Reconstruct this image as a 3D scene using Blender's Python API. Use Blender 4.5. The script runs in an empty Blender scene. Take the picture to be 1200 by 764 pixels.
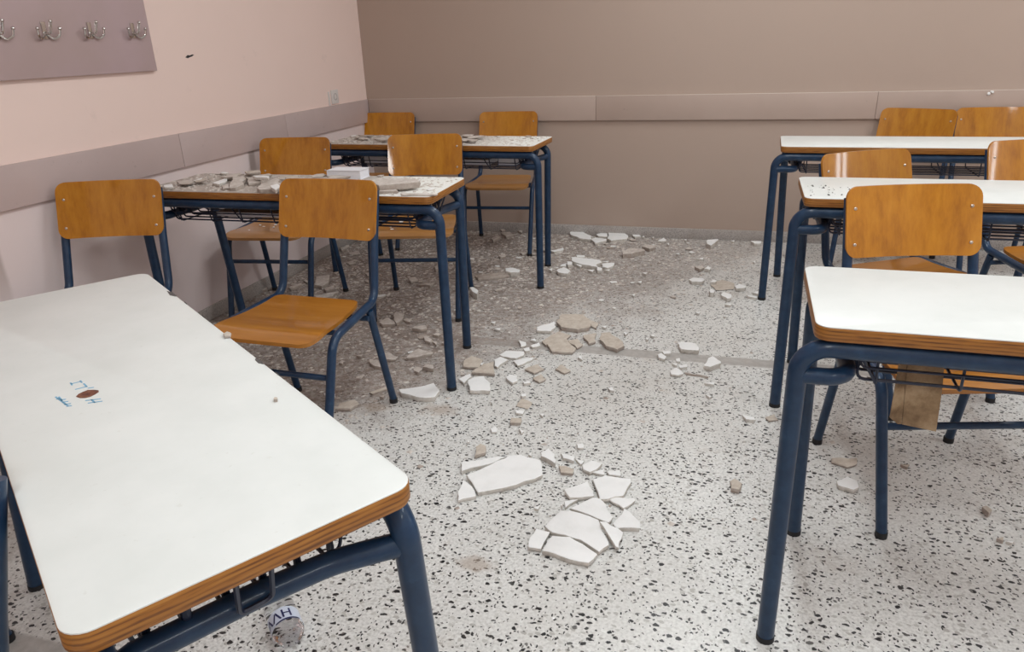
import bpy, bmesh, math, random
from mathutils import Vector, Matrix

# ------------------------------------------------------------------ camera
S = bpy.context.scene
COL = S.collection
CX, CY, CZ, YAW, PITCH, ROLL, FPX = 2.4569, -4.7983, 1.2605, -0.2949, 0.3760, 0.0370, 847.92
_F = Vector((math.sin(YAW) * math.cos(PITCH), math.cos(YAW) * math.cos(PITCH), -math.sin(PITCH)))
_R0 = Vector((math.cos(YAW), -math.sin(YAW), 0))
_D0 = _F.cross(_R0)
_R = math.cos(ROLL) * _R0 + math.sin(ROLL) * _D0
_D = -math.sin(ROLL) * _R0 + math.cos(ROLL) * _D0
cam_data = bpy.data.cameras.new('camera')
cam_data.sensor_fit = 'HORIZONTAL'
cam_data.sensor_width = 36.0
cam_data.lens = FPX / 1200 * 36.0
cam_data.clip_start = 0.02
cam = bpy.data.objects.new('camera', cam_data)
COL.objects.link(cam)
m = Matrix((( _R.x, -_D.x, -_F.x, CX), (_R.y, -_D.y, -_F.y, CY), (_R.z, -_D.z, -_F.z, CZ), (0, 0, 0, 1)))
cam.matrix_world = m
S.camera = cam

# ------------------------------------------------------------------ world, lamps, exposure
S.view_settings.view_transform = 'Standard'
S.view_settings.look = 'None'
S.view_settings.gamma = 1.0
S.view_settings.use_curve_mapping = False
S.view_settings.exposure = 0.16
w = bpy.data.worlds.new('world')
S.world = w
w.use_nodes = True
bg = w.node_tree.nodes['Background']
bg.inputs['Color'].default_value = (0.80, 0.88, 1.0, 1)
bg.inputs['Strength'].default_value = .8

RX, RY0, RZ = 6.3, -7.2, 3.0           # right wall x, near wall y, ceiling height


def area(name, loc, rot, sx, sy, power, color):
    l = bpy.data.lights.new(name, 'AREA')
    l.shape = 'RECTANGLE'
    l.size, l.size_y, l.energy, l.color = sx, sy, power, color
    o = bpy.data.objects.new(name, l)
    o.location = loc
    o.rotation_euler = rot
    COL.objects.link(o)
    return o


CEIL_W, WIN_W = 23.0, 50.0
for lx in (2.5, 4.95):
    for ly in (-1.2, -3.5, -5.8):
        area('ceiling_lamp', (lx, ly, RZ - 0.09), (0, 0, 0), 0.30, 1.25, CEIL_W, (0.93, 0.985, 1.0))
WINDOW_SLITS = [(-2.46, -2.10), (-2.93, -2.80), (-3.95, -3.83)]  # unseen openings, narrowed to slits and spaced to set the chair-back glints
for y0, y1 in WINDOW_SLITS:
    area('window_daylight', (RX + 0.16, (y0 + y1) / 2, 1.75), (0, math.radians(90), 0), 1.4, y1 - y0, WIN_W * (y1 - y0), (0.92, 0.97, 1.0))


# ------------------------------------------------------------------ helpers
def ray_at(px, py, z):
    """point of the room at height z that the photograph shows at pixel (px, py)"""
    d = _R * ((px - 600) / FPX) + _D * ((py - 382) / FPX) + _F
    t = (z - CZ) / d.z
    return Vector((CX + d.x * t, CY + d.y * t, z))


def tag(o, label=None, cat=None, group=None, kind=None):
    if label: o['label'] = label
    if cat: o['category'] = cat
    if group: o['group'] = group
    if kind: o['kind'] = kind
    return o


def link(name, mesh, parent=None, loc=None, rotz=None):
    o = bpy.data.objects.new(name, mesh)
    COL.objects.link(o)
    if parent is not None: o.parent = parent
    if loc is not None: o.location = loc
    if rotz is not None: o.rotation_euler = (0, 0, rotz)
    return o


def empty(name, loc, rotz=0):
    o = bpy.data.objects.new(name, None)
    o.empty_display_size = 0.1
    o.location = loc
    o.rotation_euler = (0, 0, rotz)
    COL.objects.link(o)
    return o


def to_mesh(bm, name, mats, smooth=True, angle=35):
    bmesh.ops.recalc_face_normals(bm, faces=bm.faces)
    me = bpy.data.meshes.new(name)
    bm.to_mesh(me)
    bm.free()
    for mt in (mats if isinstance(mats, (list, tuple)) else [mats]):
        me.materials.append(mt)
    if smooth:
        for p in me.polygons: p.use_smooth = True
        me.set_sharp_from_angle(angle=math.radians(angle))
    return me


def copy_tree(o, parent=None):
    c = o.copy()
    COL.objects.link(c)
    c.parent = parent
    for ch in o.children: copy_tree(ch, c)
    return c


def box(bm, x0, x1, y0, y1, z0, z1, mat=0, bevel=0.0):
    vs = [bm.verts.new((x, y, z)) for z in (z0, z1) for y in (y0, y1) for x in (x0, x1)]
    fs = []
    for q in ((0, 2, 3, 1), (4, 5, 7, 6), (0, 1, 5, 4), (2, 6, 7, 3), (0, 4, 6, 2), (1, 3, 7, 5)):
        f = bm.faces.new([vs[i] for i in q]); f.material_index = mat; fs.append(f)
    if bevel:
        es = list({e for f in fs for e in f.edges})
        bmesh.ops.bevel(bm, geom=es, offset=bevel, segments=2, affect='EDGES', profile=0.6)


def fillet(pts, r, n=7):
    pts = [Vector(p) for p in pts]
    rs = r if isinstance(r, (list, tuple)) else [r] * (len(pts) - 2)
    out = [pts[0]]
    for i in range(1, len(pts) - 1):
        a, b, c = pts[i - 1], pts[i], pts[i + 1]
        u, v = (a - b), (c - b)
        lu, lv = u.length, v.length
        u.normalize(); v.normalize()
        ang = u.angle(v)
        if rs[i - 1] <= 0 or ang > 3.1:
            out.append(b); continue
        t = min(rs[i - 1] / math.tan(ang / 2), lu * .49, lv * .49)
        rr = t * math.tan(ang / 2)
        cen = b + (u + v).normalized() * (rr / math.sin(ang / 2))
        p0, p1 = b + u * t, b + v * t
        d0, d1 = (p0 - cen), (p1 - cen)
        tot = d0.angle(d1)
        ax = d0.cross(d1).normalized()
        for k in range(n + 1):
            out.append(cen + Matrix.Rotation(tot * k / n, 3, ax) @ d0)
    out.append(pts[-1])
    return out


def tube(bm, pts, r, seg=12, mat=0, cap=True, squash=None):
    pts = [Vector(p) for p in pts]
    t0 = (pts[1] - pts[0]).normalized()
    up = Vector((0, 0, 1)) if abs(t0.z) < .9 else Vector((0, 1, 0))
    nrm = (up - t0 * up.dot(t0)).normalized()
    rings = []
    for i, p in enumerate(pts):
        if i == 0: t = t0
        elif i == len(pts) - 1: t = (pts[i] - pts[i - 1]).normalized()
        else: t = ((pts[i + 1] - p).normalized() + (p - pts[i - 1]).normalized()).normalized()
        nrm = (nrm - t * nrm.dot(t)).normalized()
        b = t.cross(nrm)
        rr = r[i] if isinstance(r, (list, tuple)) else r
        rings.append([bm.verts.new(p + (nrm * math.cos(2 * math.pi * k / seg) + b * math.sin(2 * math.pi * k / seg)) * rr) for k in range(seg)])
    for a, b in zip(rings, rings[1:]):
        for k in range(seg):
            f = bm.faces.new((a[k], a[(k + 1) % seg], b[(k + 1) % seg], b[k])); f.material_index = mat
    if cap:
        f = bm.faces.new(rings[0]); f.material_index = mat
        f = bm.faces.new(rings[-1]); f.material_index = mat


def lathe(bm, prof, seg=20, M=None, mat=0):
    M = M or Matrix.Identity(4)
    rings = []
    for r, z in prof:
        if r < 1e-6: rings.append([bm.verts.new(M @ Vector((0, 0, z)))])
        else: rings.append([bm.verts.new(M @ Vector((r * math.cos(2 * math.pi * k / seg), r * math.sin(2 * math.pi * k / seg), z))) for k in range(seg)])
    for a, b in zip(rings, rings[1:]):
        for k in range(seg):
            q = []
            for v in ((a[k % len(a)]), (a[(k + 1) % len(a)]), (b[(k + 1) % len(b)]), (b[k % len(b)])):
                if v not in q: q.append(v)
            if len(q) > 2:
                f = bm.faces.new(q); f.material_index = mat


def rounded_rect(x0, x1, y0, y1, r, n=6):
    out = []
    for cx, cy, a0 in ((x1 - r, y0 + r, -90), (x1 - r, y1 - r, 0), (x0 + r, y1 - r, 90), (x0 + r, y0 + r, 180)):
        for k in range(n + 1):
            a = math.radians(a0 + 90 * k / n)
            out.append((cx + r * math.cos(a), cy + r * math.sin(a)))
    return out


def loft(bm, rings, mats=None, cap0=True, cap1=True, capmat=(0, 0)):
    R = [[bm.verts.new(p) for p in ring] for ring in rings]
    n = len(R[0])
    for i, (a, b) in enumerate(zip(R, R[1:])):
        for k in range(n):
            f = bm.faces.new((a[k], a[(k + 1) % n], b[(k + 1) % n], b[k])); f.material_index = mats[i] if mats else 0
    if cap0: bm.faces.new(R[0][::-1]).material_index = capmat[0]
    if cap1: bm.faces.new(R[-1]).material_index = capmat[1]


# ------------------------------------------------------------------ materials
def mat(name, color=(.8, .8, .8), rough=.5, metal=0.0, spec=.5):
    mt = bpy.data.materials.new(name)
    mt.use_nodes = True
    b = mt.node_tree.nodes['Principled BSDF']
    b.inputs['Base Color'].default_value = (*color, 1)
    b.inputs['Roughness'].default_value = rough
    b.inputs['Metallic'].default_value = metal
    b.inputs['Specular IOR Level'].default_value = spec
    return mt


class NT:
    def __init__(s, mt):
        s.t = mt.node_tree; s.b = s.t.nodes['Principled BSDF']

    def n(s, typ, **kw):
        nd = s.t.nodes.new(typ)
        for k, v in kw.items():
            if k in nd.inputs.keys() if isinstance(k, str) else False: nd.inputs[k].default_value = v
            else: setattr(nd, k, v)
        return nd

    def l(s, a, b): s.t.links.new(a, b)

    def coord(s, kind='Object', scale=(1, 1, 1), rot=(0, 0, 0)):
        tc = s.n('ShaderNodeTexCoord'); mp = s.n('ShaderNodeMapping')
        mp.inputs['Scale'].default_value = scale; mp.inputs['Rotation'].default_value = rot
        s.l(tc.outputs[kind], mp.inputs['Vector']); return mp.outputs['Vector']

    def pos(s):
        return s.n('ShaderNodeNewGeometry').outputs['Position']

    def noise(s, vec, scale, detail=4, rough=.55, out='Fac'):
        nd = s.n('ShaderNodeTexNoise'); nd.inputs['Scale'].default_value = scale
        nd.inputs['Detail'].default_value = detail; nd.inputs['Roughness'].default_value = rough
        s.l(vec, nd.inputs['Vector']); return nd.outputs[out]

    def ramp(s, fac, stops, interp='LINEAR'):
        nd = s.n('ShaderNodeValToRGB'); e = nd.color_ramp.elements; nd.color_ramp.interpolation = interp
        while len(e) > 1: e.remove(e[-1])
        e[0].position = stops[0][0]; e[0].color = (*stops[0][1], 1) if isinstance(stops[0][1], tuple) else (stops[0][1],) * 3 + (1,)
        for p, c in stops[1:]:
            q = e.new(p); q.color = (*c, 1) if isinstance(c, tuple) else (c, c, c, 1)
        s.l(fac, nd.inputs['Fac']); return nd.outputs['Color']

    def mix(s, fac, a, b, blend='MIX'):
        nd = s.n('ShaderNodeMix'); nd.data_type = 'RGBA'; nd.blend_type = blend
        for sock, v in ((nd.inputs[0], fac), (nd.inputs[6], a), (nd.inputs[7], b)):
            if isinstance(v, (int, float)): sock.default_value = v
            elif isinstance(v, tuple): sock.default_value = (*v, 1)
            else: s.l(v, sock)
        return nd.outputs[2]

    def math(s, op, a, b=None, c=None, clamp=False):
        nd = s.n('ShaderNodeMath'); nd.operation = op; nd.use_clamp = clamp
        for i, v in enumerate((a, b, c)):
            if v is None: continue
            if isinstance(v, (int, float)): nd.inputs[i].default_value = v
            else: s.l(v, nd.inputs[i])
        return nd.outputs[0]

    def mrange(s, v, a, b, c=0.0, d=1.0, smooth=True):
        nd = s.n('ShaderNodeMapRange'); nd.interpolation_type = 'SMOOTHSTEP' if smooth else 'LINEAR'
        nd.inputs[1].default_value = a; nd.inputs[2].default_value = b; nd.inputs[3].default_value = c; nd.inputs[4].default_value = d
        s.l(v, nd.inputs[0]); return nd.outputs[0]

    def sep(s, v):
        nd = s.n('ShaderNodeSeparateXYZ'); s.l(v, nd.inputs[0]); return nd.outputs

    def bump(s, h, strength=.2, dist=.002):
        nd = s.n('ShaderNodeBump'); nd.inputs['Strength'].default_value = strength; nd.inputs['Distance'].default_value = dist
        s.l(h, nd.inputs['Height']); s.l(nd.outputs['Normal'], s.b.inputs['Normal'])

    def base(s, c): s.l(c, s.b.inputs['Base Color'])


def wood_mat(name, c1, c2, c3, axis='Z', rough=.32):
    mt = mat(name, c2, rough); t = NT(mt)
    sc = {'Z': (7.5, 7.5, .42), 'X': (.55, 5.5, 5.5), 'Y': (5.5, .55, 5.5)}[axis]
    v = t.coord('Object', sc)
    oi = t.n('ShaderNodeObjectInfo')
    add = t.n('ShaderNodeVectorMath'); add.operation = 'ADD'
    comb = t.n('ShaderNodeCombineXYZ'); rnd = t.math('MULTIPLY', oi.outputs['Random'], 37.0)
    for i in range(3): t.l(rnd, comb.inputs[i])
    t.l(v, add.inputs[0]); t.l(comb.outputs[0], add.inputs[1]); v = add.outputs[0]
    n1 = t.noise(v, 2.2, 3, .5); n2 = t.noise(v, 16, 5, .65)
    n3 = t.noise(v, 5.5, 2, .5)
    f = t.math('ADD', t.math('ADD', t.math('MULTIPLY', n1, .45), t.math('MULTIPLY', n2, .25)), t.math('MULTIPLY', n3, .30))
    c = t.ramp(f, [(.33, c1), (.48, c2), (.64, c3)])
    tint = t.mrange(oi.outputs['Random'], 0, 1, .86, 1.12, False)
    cm = t.n('ShaderNodeCombineXYZ')
    for i in range(3): t.l(tint, cm.inputs[i])
    c = t.mix(1.0, c, cm.outputs[0], 'MULTIPLY')
    t.base(c)
    t.bump(n2, .05, .001)
    t.b.inputs['Specular IOR Level'].default_value = .15
    t.b.inputs['Coat Weight'].default_value = .8
    t.b.inputs['Coat Roughness'].default_value = .06
    return mt


M = {}
M['wood_back'] = wood_mat('varnished_beech_vertical', (.30, .105, .006), (.44, .168, .010), (.53, .225, .018), 'Z')
M['wood_seat'] = wood_mat('varnished_beech_seat', (.33, .125, .018), (.42, .165, .024), (.50, .215, .038), 'X')

# dusty seat: same varnish under a film of plaster dust
mt = wood_mat('varnished_beech_dusty', (.36, .17, .05), (.42, .20, .06), (.48, .25, .09), 'X', .6); M['wood_seat_dusty'] = mt

mt = mat('plywood_edge', (.42, .2, .06), .45); t = NT(mt)
v = t.coord('Object', (1, 1, 1)); z = t.sep(v)[2]
st = t.math('SINE', t.math('MULTIPLY', z, 900.0))
n = t.noise(t.coord('Object', (3, 3, 60)), 6, 3)
f = t.math('ADD', t.math('MULTIPLY', st, .13), n)
t.base(t.ramp(f, [(.28, (.14, .046, .008)), (.5, (.32, .122, .017)), (.75, (.40, .172, .030))])); M['ply'] = mt

mt = mat('white_laminate', (.8, .8, .77), .33); t = NT(mt)
v = t.coord('Object'); n = t.noise(v, 9, 5, .6); n2 = t.noise(v, 90, 3)
c = t.ramp(n, [(.3, (.70, .72, .70)), (.6, (.745, .762, .745)), (.8, (.765, .78, .762))])
c = t.mix(t.ramp(n2, [(.68, 0.0), (.76, .35)]), c, (.6, .6, .56)); t.base(c)
t.bump(n2, .03, .0005); M['laminate'] = mt

mt = mat('dusty_laminate', (.7, .66, .6), .8); t = NT(mt)
v = t.coord('Object'); n = t.noise(v, 5.5, 6, .65); n2 = t.noise(v, 60, 4, .7)
x = t.sep(v)[0]
side = t.mrange(t.math('ADD', x, t.math('MULTIPLY', n, .5)), .95, 1.35)
c = t.ramp(n, [(.32, (.33, .28, .245)), (.5, (.44, .385, .345)), (.7, (.57, .52, .48))])
c = t.mix(side, c, (.78, .77, .73))
c = t.mix(t.ramp(n2, [(.58, 0.0), (.7, .6)]), c, (.42, .37, .32)); t.base(c)
t.bump(n2, .4, .003); M['laminate_dusty'] = mt

mt = mat('blue_enamel', (.018, .045, .120), .38, 0.0, .3); t = NT(mt)
v = t.coord('Object'); n = t.noise(v, 30, 4)
t.base(t.ramp(n, [(.35, (.0090, .030, .072)), (.6, (.013, .040, .090)), (.75, (.020, .054, .115))]))
t.b.inputs['Coat Weight'].default_value = .25; t.b.inputs['Coat Roughness'].default_value = .12; M['blue'] = mt
M['wire'] = mat('dark_blue_wire', (.010, .016, .040), .4)
M['rubber'] = mat('black_rubber', (.012, .012, .014), .7)
M['rivet'] = mat('rivet_steel', (.62, .55, .48), .3, .9)
M['chrome'] = mat('chrome', (.62, .60, .58), .16, 1.0)
M['socket'] = mat('white_socket_plastic', (.74, .70, .68), .35)
M['dark_hole'] = mat('dark_recess', (.03, .028, .028), .8)


def wall_mat(name, upper, lower, split, rough=.6):
    mt = mat(name, upper, rough); t = NT(mt)
    p = t.pos(); z = t.sep(p)[2]; y = t.sep(p)[1]
    n = t.noise(p, 1.3, 4); n2 = t.noise(p, 40, 3); n3 = t.noise(p, 7, 5, .65)
    m1 = t.mrange(z, split - .004, split + .004)
    c = t.mix(m1, lower, upper)
    c = t.mix(t.mrange(n, .35, .75, 0, .16), c, tuple(k * .86 for k in upper))
    c = t.mix(t.mrange(n3, .62, .74, 0, .10), c, (.30, .26, .24))
    t.base(c); t.bump(n2, .12, .002)
    return mt, t, c


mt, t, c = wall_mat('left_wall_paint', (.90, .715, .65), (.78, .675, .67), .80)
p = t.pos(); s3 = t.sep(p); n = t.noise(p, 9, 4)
# three brown upright bands below the rail, soft at their edges
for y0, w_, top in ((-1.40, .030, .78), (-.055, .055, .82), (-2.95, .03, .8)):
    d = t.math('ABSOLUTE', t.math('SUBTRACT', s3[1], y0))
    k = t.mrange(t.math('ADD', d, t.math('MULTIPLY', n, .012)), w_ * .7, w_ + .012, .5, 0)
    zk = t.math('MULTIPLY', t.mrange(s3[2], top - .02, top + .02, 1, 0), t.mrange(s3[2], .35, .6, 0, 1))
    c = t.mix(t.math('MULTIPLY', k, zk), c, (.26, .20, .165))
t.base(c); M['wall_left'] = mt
mt, t, c = wall_mat('back_wall_paint', (.455, .348, .288), (.455, .348, .288), -5.0); M['wall_back'] = mt
mt, t, c = wall_mat('right_wall_paint', (.78, .64, .60), (.66, .55, .555), .80); M['wall_plain'] = mt
M['ceiling'] = mat('ceiling_paint', (.82, .80, .77), .8)

mt = mat('rail_paint', (.40, .305, .30), .5); t = NT(mt); p = t.pos(); n = t.noise(p, 3, 5); n2 = t.noise(p, 30, 4, .7)
c = t.ramp(n, [(.3, (.52, .415, .40)), (.7, (.57, .46, .445))]); c = t.mix(t.ramp(n2, [(.66, 0.0), (.72, .4)]), c, (.24, .19, .18)); t.base(c); M['rail'] = mt
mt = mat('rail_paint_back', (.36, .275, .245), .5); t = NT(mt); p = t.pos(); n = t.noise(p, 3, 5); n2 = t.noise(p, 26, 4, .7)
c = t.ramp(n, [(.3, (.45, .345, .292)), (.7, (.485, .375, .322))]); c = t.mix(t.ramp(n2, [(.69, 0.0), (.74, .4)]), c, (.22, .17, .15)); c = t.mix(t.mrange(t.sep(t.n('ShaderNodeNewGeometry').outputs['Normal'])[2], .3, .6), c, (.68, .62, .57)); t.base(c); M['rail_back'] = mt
mt = mat('rack_paint', (.335, .25, .255), .5); t = NT(mt); p = t.pos(); n = t.noise(p, 2.5, 4)
t.base(t.ramp(n, [(.35, (.47, .355, .345)), (.65, (.51, .385, .40))])); M['rack'] = mt

# terrazzo: pale cement with dark and grey marble chips, plaster dust towards the back-left
mt = mat('terrazzo', (.7, .7, .68), .42); t = NT(mt); p = t.pos()
pn = t.noise(p, 60, 2, .5, 'Color')
wv = t.n('ShaderNodeVectorMath'); wv.operation = 'MULTIPLY_ADD'; t.l(pn, wv.inputs[0]); wv.inputs[1].default_value = (.016, .016, 0); t.l(p, wv.inputs[2])


def chips(scale, thr_lo, thr_hi, keep, stretch=(1, 1, 0), rot=0.0):
    mp = t.n('ShaderNodeMapping'); mp.inputs['Scale'].default_value = stretch; mp.inputs['Rotation'].default_value = (0, 0, rot)
    t.l(wv.outputs[0], mp.inputs['Vector'])
    vo = t.n('ShaderNodeTexVoronoi'); vo.voronoi_dimensions = '2D'; vo.inputs['Scale'].default_value = scale; t.l(mp.outputs[0], vo.inputs['Vector'])
    rs = t.sep(vo.outputs['Color'])
    size = t.mrange(rs[0], 0, 1, thr_lo, thr_hi, False)
    on = t.math('GREATER_THAN', rs[1], 1 - keep)
    a = t.math('MULTIPLY', t.mrange(t.math('SUBTRACT', vo.outputs['Distance'], size), -.05, .05, 1, 0), on)
    return a, rs[2]


base = t.ramp(t.noise(p, 130, 3, .6), [(.33, (.52, .515, .50)), (.5, (.72, .717, .70)), (.65, (.83, .828, .81))])
base = t.mix(t.mrange(t.noise(p, 1.1, 4), .4, .7, 0, .5), base, (.62, .60, .57))
g, gr = chips(62, .22, .42, .30, (1, 1.25, 0), .9)
base = t.mix(t.math('MULTIPLY', g, .8), base, t.ramp(gr, [(.2, (.40, .385, .36)), (.6, (.56, .55, .52)), (.9, (.80, .80, .78))]))
k1, kr = chips(44, .10, .33, .36, (1, 1.5, 0), .35)
base = t.mix(k1, base, t.ramp(kr, [(.6, (.010, .010, .012)), (.85, (.04, .04, .04)), (.95, (.15, .145, .14))]))
k2, kr2 = chips(80, .12, .34, .28, (1.5, 1, 0), .7)
base = t.mix(k2, base, t.ramp(kr2, [(.6, (.03, .03, .03)), (.9, (.2, .19, .18))]))
sp = t.sep(p)
# plain grey cement strips across the floor
for ya, yb in ((-1.985, -1.90), (-3.945, -3.857), (-5.9, -5.815)):
    ny = t.math('ADD', sp[1], t.math('MULTIPLY', t.noise(p, 25, 2), .012))
    s_ = t.math('MULTIPLY', t.mrange(ny, ya, ya + .012), t.mrange(ny, yb - .006, yb + .006, 1, 0))
    base = t.mix(s_, base, t.ramp(t.noise(p, 40, 4), [(.35, (.40, .38, .36)), (.65, (.49, .47, .45))]))
# dust film (lies where the plaster came down)
d = t.math('ADD', t.math('MULTIPLY', t.math('SUBTRACT', sp[0], 1.10), -.84), t.math('MULTIPLY', t.math('ADD', sp[1], 2.80), .54))
dn = t.math('ADD', d, t.math('MULTIPLY', t.math('SUBTRACT', t.noise(p, 2.6, 6, .62), .5), 1.1))
f1 = t.mrange(dn, -.28, .24)
f2 = t.mrange(t.noise(p, 34, 5, .7), .38, .62, .62, 1.0)
dspeck = t.mrange(t.noise(p, 75, 3, .6), .60, .68, 0, .8)
dcol = t.ramp(t.noise(p, 11, 6, .7), [(.3, (.165, .120, .098)), (.52, (.250, .192, .162)), (.72, (.39, .32, .28))])
dcol = t.mix(dspeck, dcol, (.56, .50, .46))
far = t.mrange(sp[0], .9, 2.8, 1.0, .70)
fd = t.math('MULTIPLY', t.math('MULTIPLY', f1, f2), far)
base = t.mix(t.math('MULTIPLY', fd, .97), base, dcol)
# a few faint tan smears out on the clean terrazzo
base = t.mix(t.mrange(t.noise(p, 3.4, 5, .6), .60, .74, 0, .45), base, (.47, .40, .34))
# single tan stain on the clean floor in the foreground, and one beside the chair foot
for (sx, sy), r_ in ((ray_at(557, 661, 0).xy, .07), (ray_at(515, 480, 0).xy, .10), (ray_at(440, 478, 0).xy, .08)):
    dx = t.math('SUBTRACT', sp[0], sx); dy = t.math('SUBTRACT', sp[1], sy)
    dd = t.math('SQRT', t.math('ADD', t.math('MULTIPLY', dx, dx), t.math('MULTIPLY', t.math('MULTIPLY', dy, dy), 3.0)))
    dd = t.math('ADD', dd, t.math('MULTIPLY', t.math('SUBTRACT', t.noise(p, 22, 4, .65), .5), r_ * 1.6))
    base = t.mix(t.mrange(dd, r_ * .3, r_, .55, 0), base, (.40, .315, .25))
t.base(base)
rr = t.mrange(fd, 0, .5, .34, .85); t.l(rr, t.b.inputs['Roughness'])
t.bump(t.math('MULTIPLY', t.noise(p, 120, 4, .7), t.math('ADD', fd, .05)), .35, .004)
M['floor'] = mt

mt = mat('skirting_terrazzo', (.44, .40, .38), .5); t = NT(mt); p = t.pos()
c = t.ramp(t.noise(p, 160, 3), [(.38, (.30, .275, .26)), (.5, (.46, .42, .395)), (.62, (.52, .48, .455))])
c = t.mix(t.mrange(t.noise(p, 5, 4), .4, .7, 0, .6), c, (.36, .31, .28)); t.base(c); M['skirting'] = mt


def plaster(name, a, b, c_, scale=45, rough=.85):
    mt = mat(name, b, rough); t = NT(mt); v = t.coord('Object')
    n = t.noise(v, scale, 5, .65)
    t.base(t.ramp(n, [(.32, a), (.5, b), (.68, c_)])); t.bump(t.noise(v, 90, 4, .7), .35, .003); return mt


M['p_white'] = plaster('white_painted_plaster', (.84, .84, .83), (.89, .89, .885), (.91, .91, .905), 12, .6)
M['p_edge'] = plaster('broken_plaster_edge', (.50, .46, .41), (.64, .60, .55), (.76, .73, .69))
M['p_beige'] = plaster('beige_plaster_back', (.47, .40, .335), (.56, .49, .42), (.63, .57, .50))
M['p_dusty'] = plaster('dusty_plaster', (.47, .41, .365), (.58, .52, .475), (.70, .65, .61))
M['p_grey'] = plaster('grey_dust_lump', (.34, .28, .24), (.43, .365, .32), (.51, .45, .40))
mt = plaster('cardboard', (.15, .088, .042), (.27, .175, .092), (.40, .285, .17), 22, .75); M['cardboard'] = mt
M['paper'] = mat('white_paper', (.78, .78, .82), .7)
M['bluebook'] = mat('blue_book_cover', (.03, .09, .25), .5)
M['greybook'] = mat('grey_book_cover', (.30, .27, .26), .6)
M['ink'] = mat('blue_ink', (.20, .42, .60), .6)
M['burn'] = plaster('burnt_wood', (.07, .025, .018), (.17, .055, .035), (.26, .13, .06), 70, .6)
M['chipdark'] = mat('chipped_edge_dark', (.10, .09, .085), .8)
M['bottle_label'] = mat('clear_blue_label', (.62, .68, .80), .35)
M['bottle_ink'] = mat('navy_print', (.012, .018, .10), .5)
mt = mat('clear_plastic', (.95, .96, .98), .06); NT(mt).b.inputs['Transmission Weight'].default_value = 1.0
mt.node_tree.nodes['Principled BSDF'].inputs['IOR'].default_value = 1.12; M['pet'] = mt
mt = mat('window_glass', (1, 1, 1), .02); NT(mt).b.inputs['Transmission Weight'].default_value = 1.0
mt.node_tree.nodes['Principled BSDF'].inputs['IOR'].default_value = 1.02; M['glass'] = mt
M['alu'] = mat('white_window_frame', (.75, .74, .72), .4)

# ------------------------------------------------------------------ the room
def struct(name, bm, m_, smooth=False):
    o = link(name, to_mesh(bm, name, m_, smooth)); o['kind'] = 'structure'; return o


bm = bmesh.new(); box(bm, -.15, RX + .2, RY0 - .15, .15, -.12, 0); struct('floor', bm, M['floor'])
bm = bmesh.new(); box(bm, -.15, RX + .2, RY0 - .15, .15, RZ, RZ + .12); struct('ceiling', bm, M['ceiling'])
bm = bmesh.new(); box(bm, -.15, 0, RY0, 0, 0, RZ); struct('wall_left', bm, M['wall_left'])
bm = bmesh.new(); box(bm, -.15, RX + .2, 0, .15, 0, RZ); struct('wall_back', bm, M['wall_back'])
bm = bmesh.new(); box(bm, -.15, RX + .2, RY0 - .15, RY0, 0, RZ); struct('wall_front', bm, M['wall_plain'])
bm = bmesh.new()
box(bm, RX, RX + .2, RY0, 0, 0, 1.0); box(bm, RX, RX + .2, RY0, 0, 2.5, RZ)
ys = [RY0] + [v for w_ in sorted(WINDOW_SLITS) for v in w_] + [0]
for a, b in zip(ys[0::2], ys[1::2]): box(bm, RX, RX + .2, a, b, 1.0, 2.5)
struct('wall_right', bm, M['wall_plain'])
for i, (y0, y1) in enumerate(WINDOW_SLITS):
    bm = bmesh.new()
    for a, b, c_, d_ in ((y0, y1, 1.0, 1.05), (y0, y1, 2.45, 2.5), (y0, y0 + .05, 1.05, 2.45), (y1 - .05, y1, 1.05, 2.45), ((y0 + y1) / 2 - .03, (y0 + y1) / 2 + .03, 1.05, 2.45)):
        box(bm, RX + .02, RX + .08, a, b, c_, d_)
    struct('window_%d' % (i + 1), bm, M['alu'])  # frames of the added slit openings, standing in for gaps between curtains

# wall rails: painted boards end to end, each board a piece
def rail(name, boards, m_, axis):
    root = None
    for i, (a, b) in enumerate(boards):
        bm = bmesh.new()
        if axis == 'y': box(bm, 0, .018, a + .0012, b - .0012, .760, .9117, 0, .003)
        else: box(bm, a + .0006, b - .0006, -.020, 0, .760, .9117, 0, .003)
        me = to_mesh(bm, 'rail_board', m_, True)
        if root is None:
            root = empty(name, (0, 0, 0)); root['kind'] = 'structure'
        o = link('rail_board', me, root)
    return root


rail('trim_1', [(-5.9, -4.0), (-4.0, -1.938), (-1.938, -1.057), (-1.057, -.019)], M['rail'], 'y')
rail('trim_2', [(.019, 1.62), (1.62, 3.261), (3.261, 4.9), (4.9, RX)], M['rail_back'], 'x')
bm = bmesh.new(); box(bm, 0, .014, RY0, 0, 0, .068, 0, .003); struct('baseboard_left', bm, M['skirting'], True)
bm = bmesh.new(); box(bm, .014, RX, -.014, 0, 0, .068, 0, .003); struct('baseboard_back', bm, M['skirting'], True)

# ------------------------------------------------------------------ desks
L, W, ZT = 1.2347, .386, .76
LX, LR, LV, LVR = -.0203, .0551, .0214, .428      # feet of front and rear legs
LRT, LVT = .030, .376                             # rear legs lean in to here under the top
R_LEG = .0185
ZR = ZT - .031 - R_LEG


def mesh_of(name, mats, fn, smooth=True, angle=35):
    bm = bmesh.new(); fn(bm); return to_mesh(bm, name, mats, smooth, angle)


def tabletop_core(bm):
    o = [rounded_rect(0 + e, L - e, 0 + e, W - e, .028 - e * .5) for e in (.008, .002, 0, 0, .0008)]
    zs = (ZT - .0305, ZT - .0285, ZT - .024, ZT - .004, ZT - .0022)
    loft(bm, [[(x, y, z) for x, y in r] for r, z in zip(o, zs)])


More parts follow.
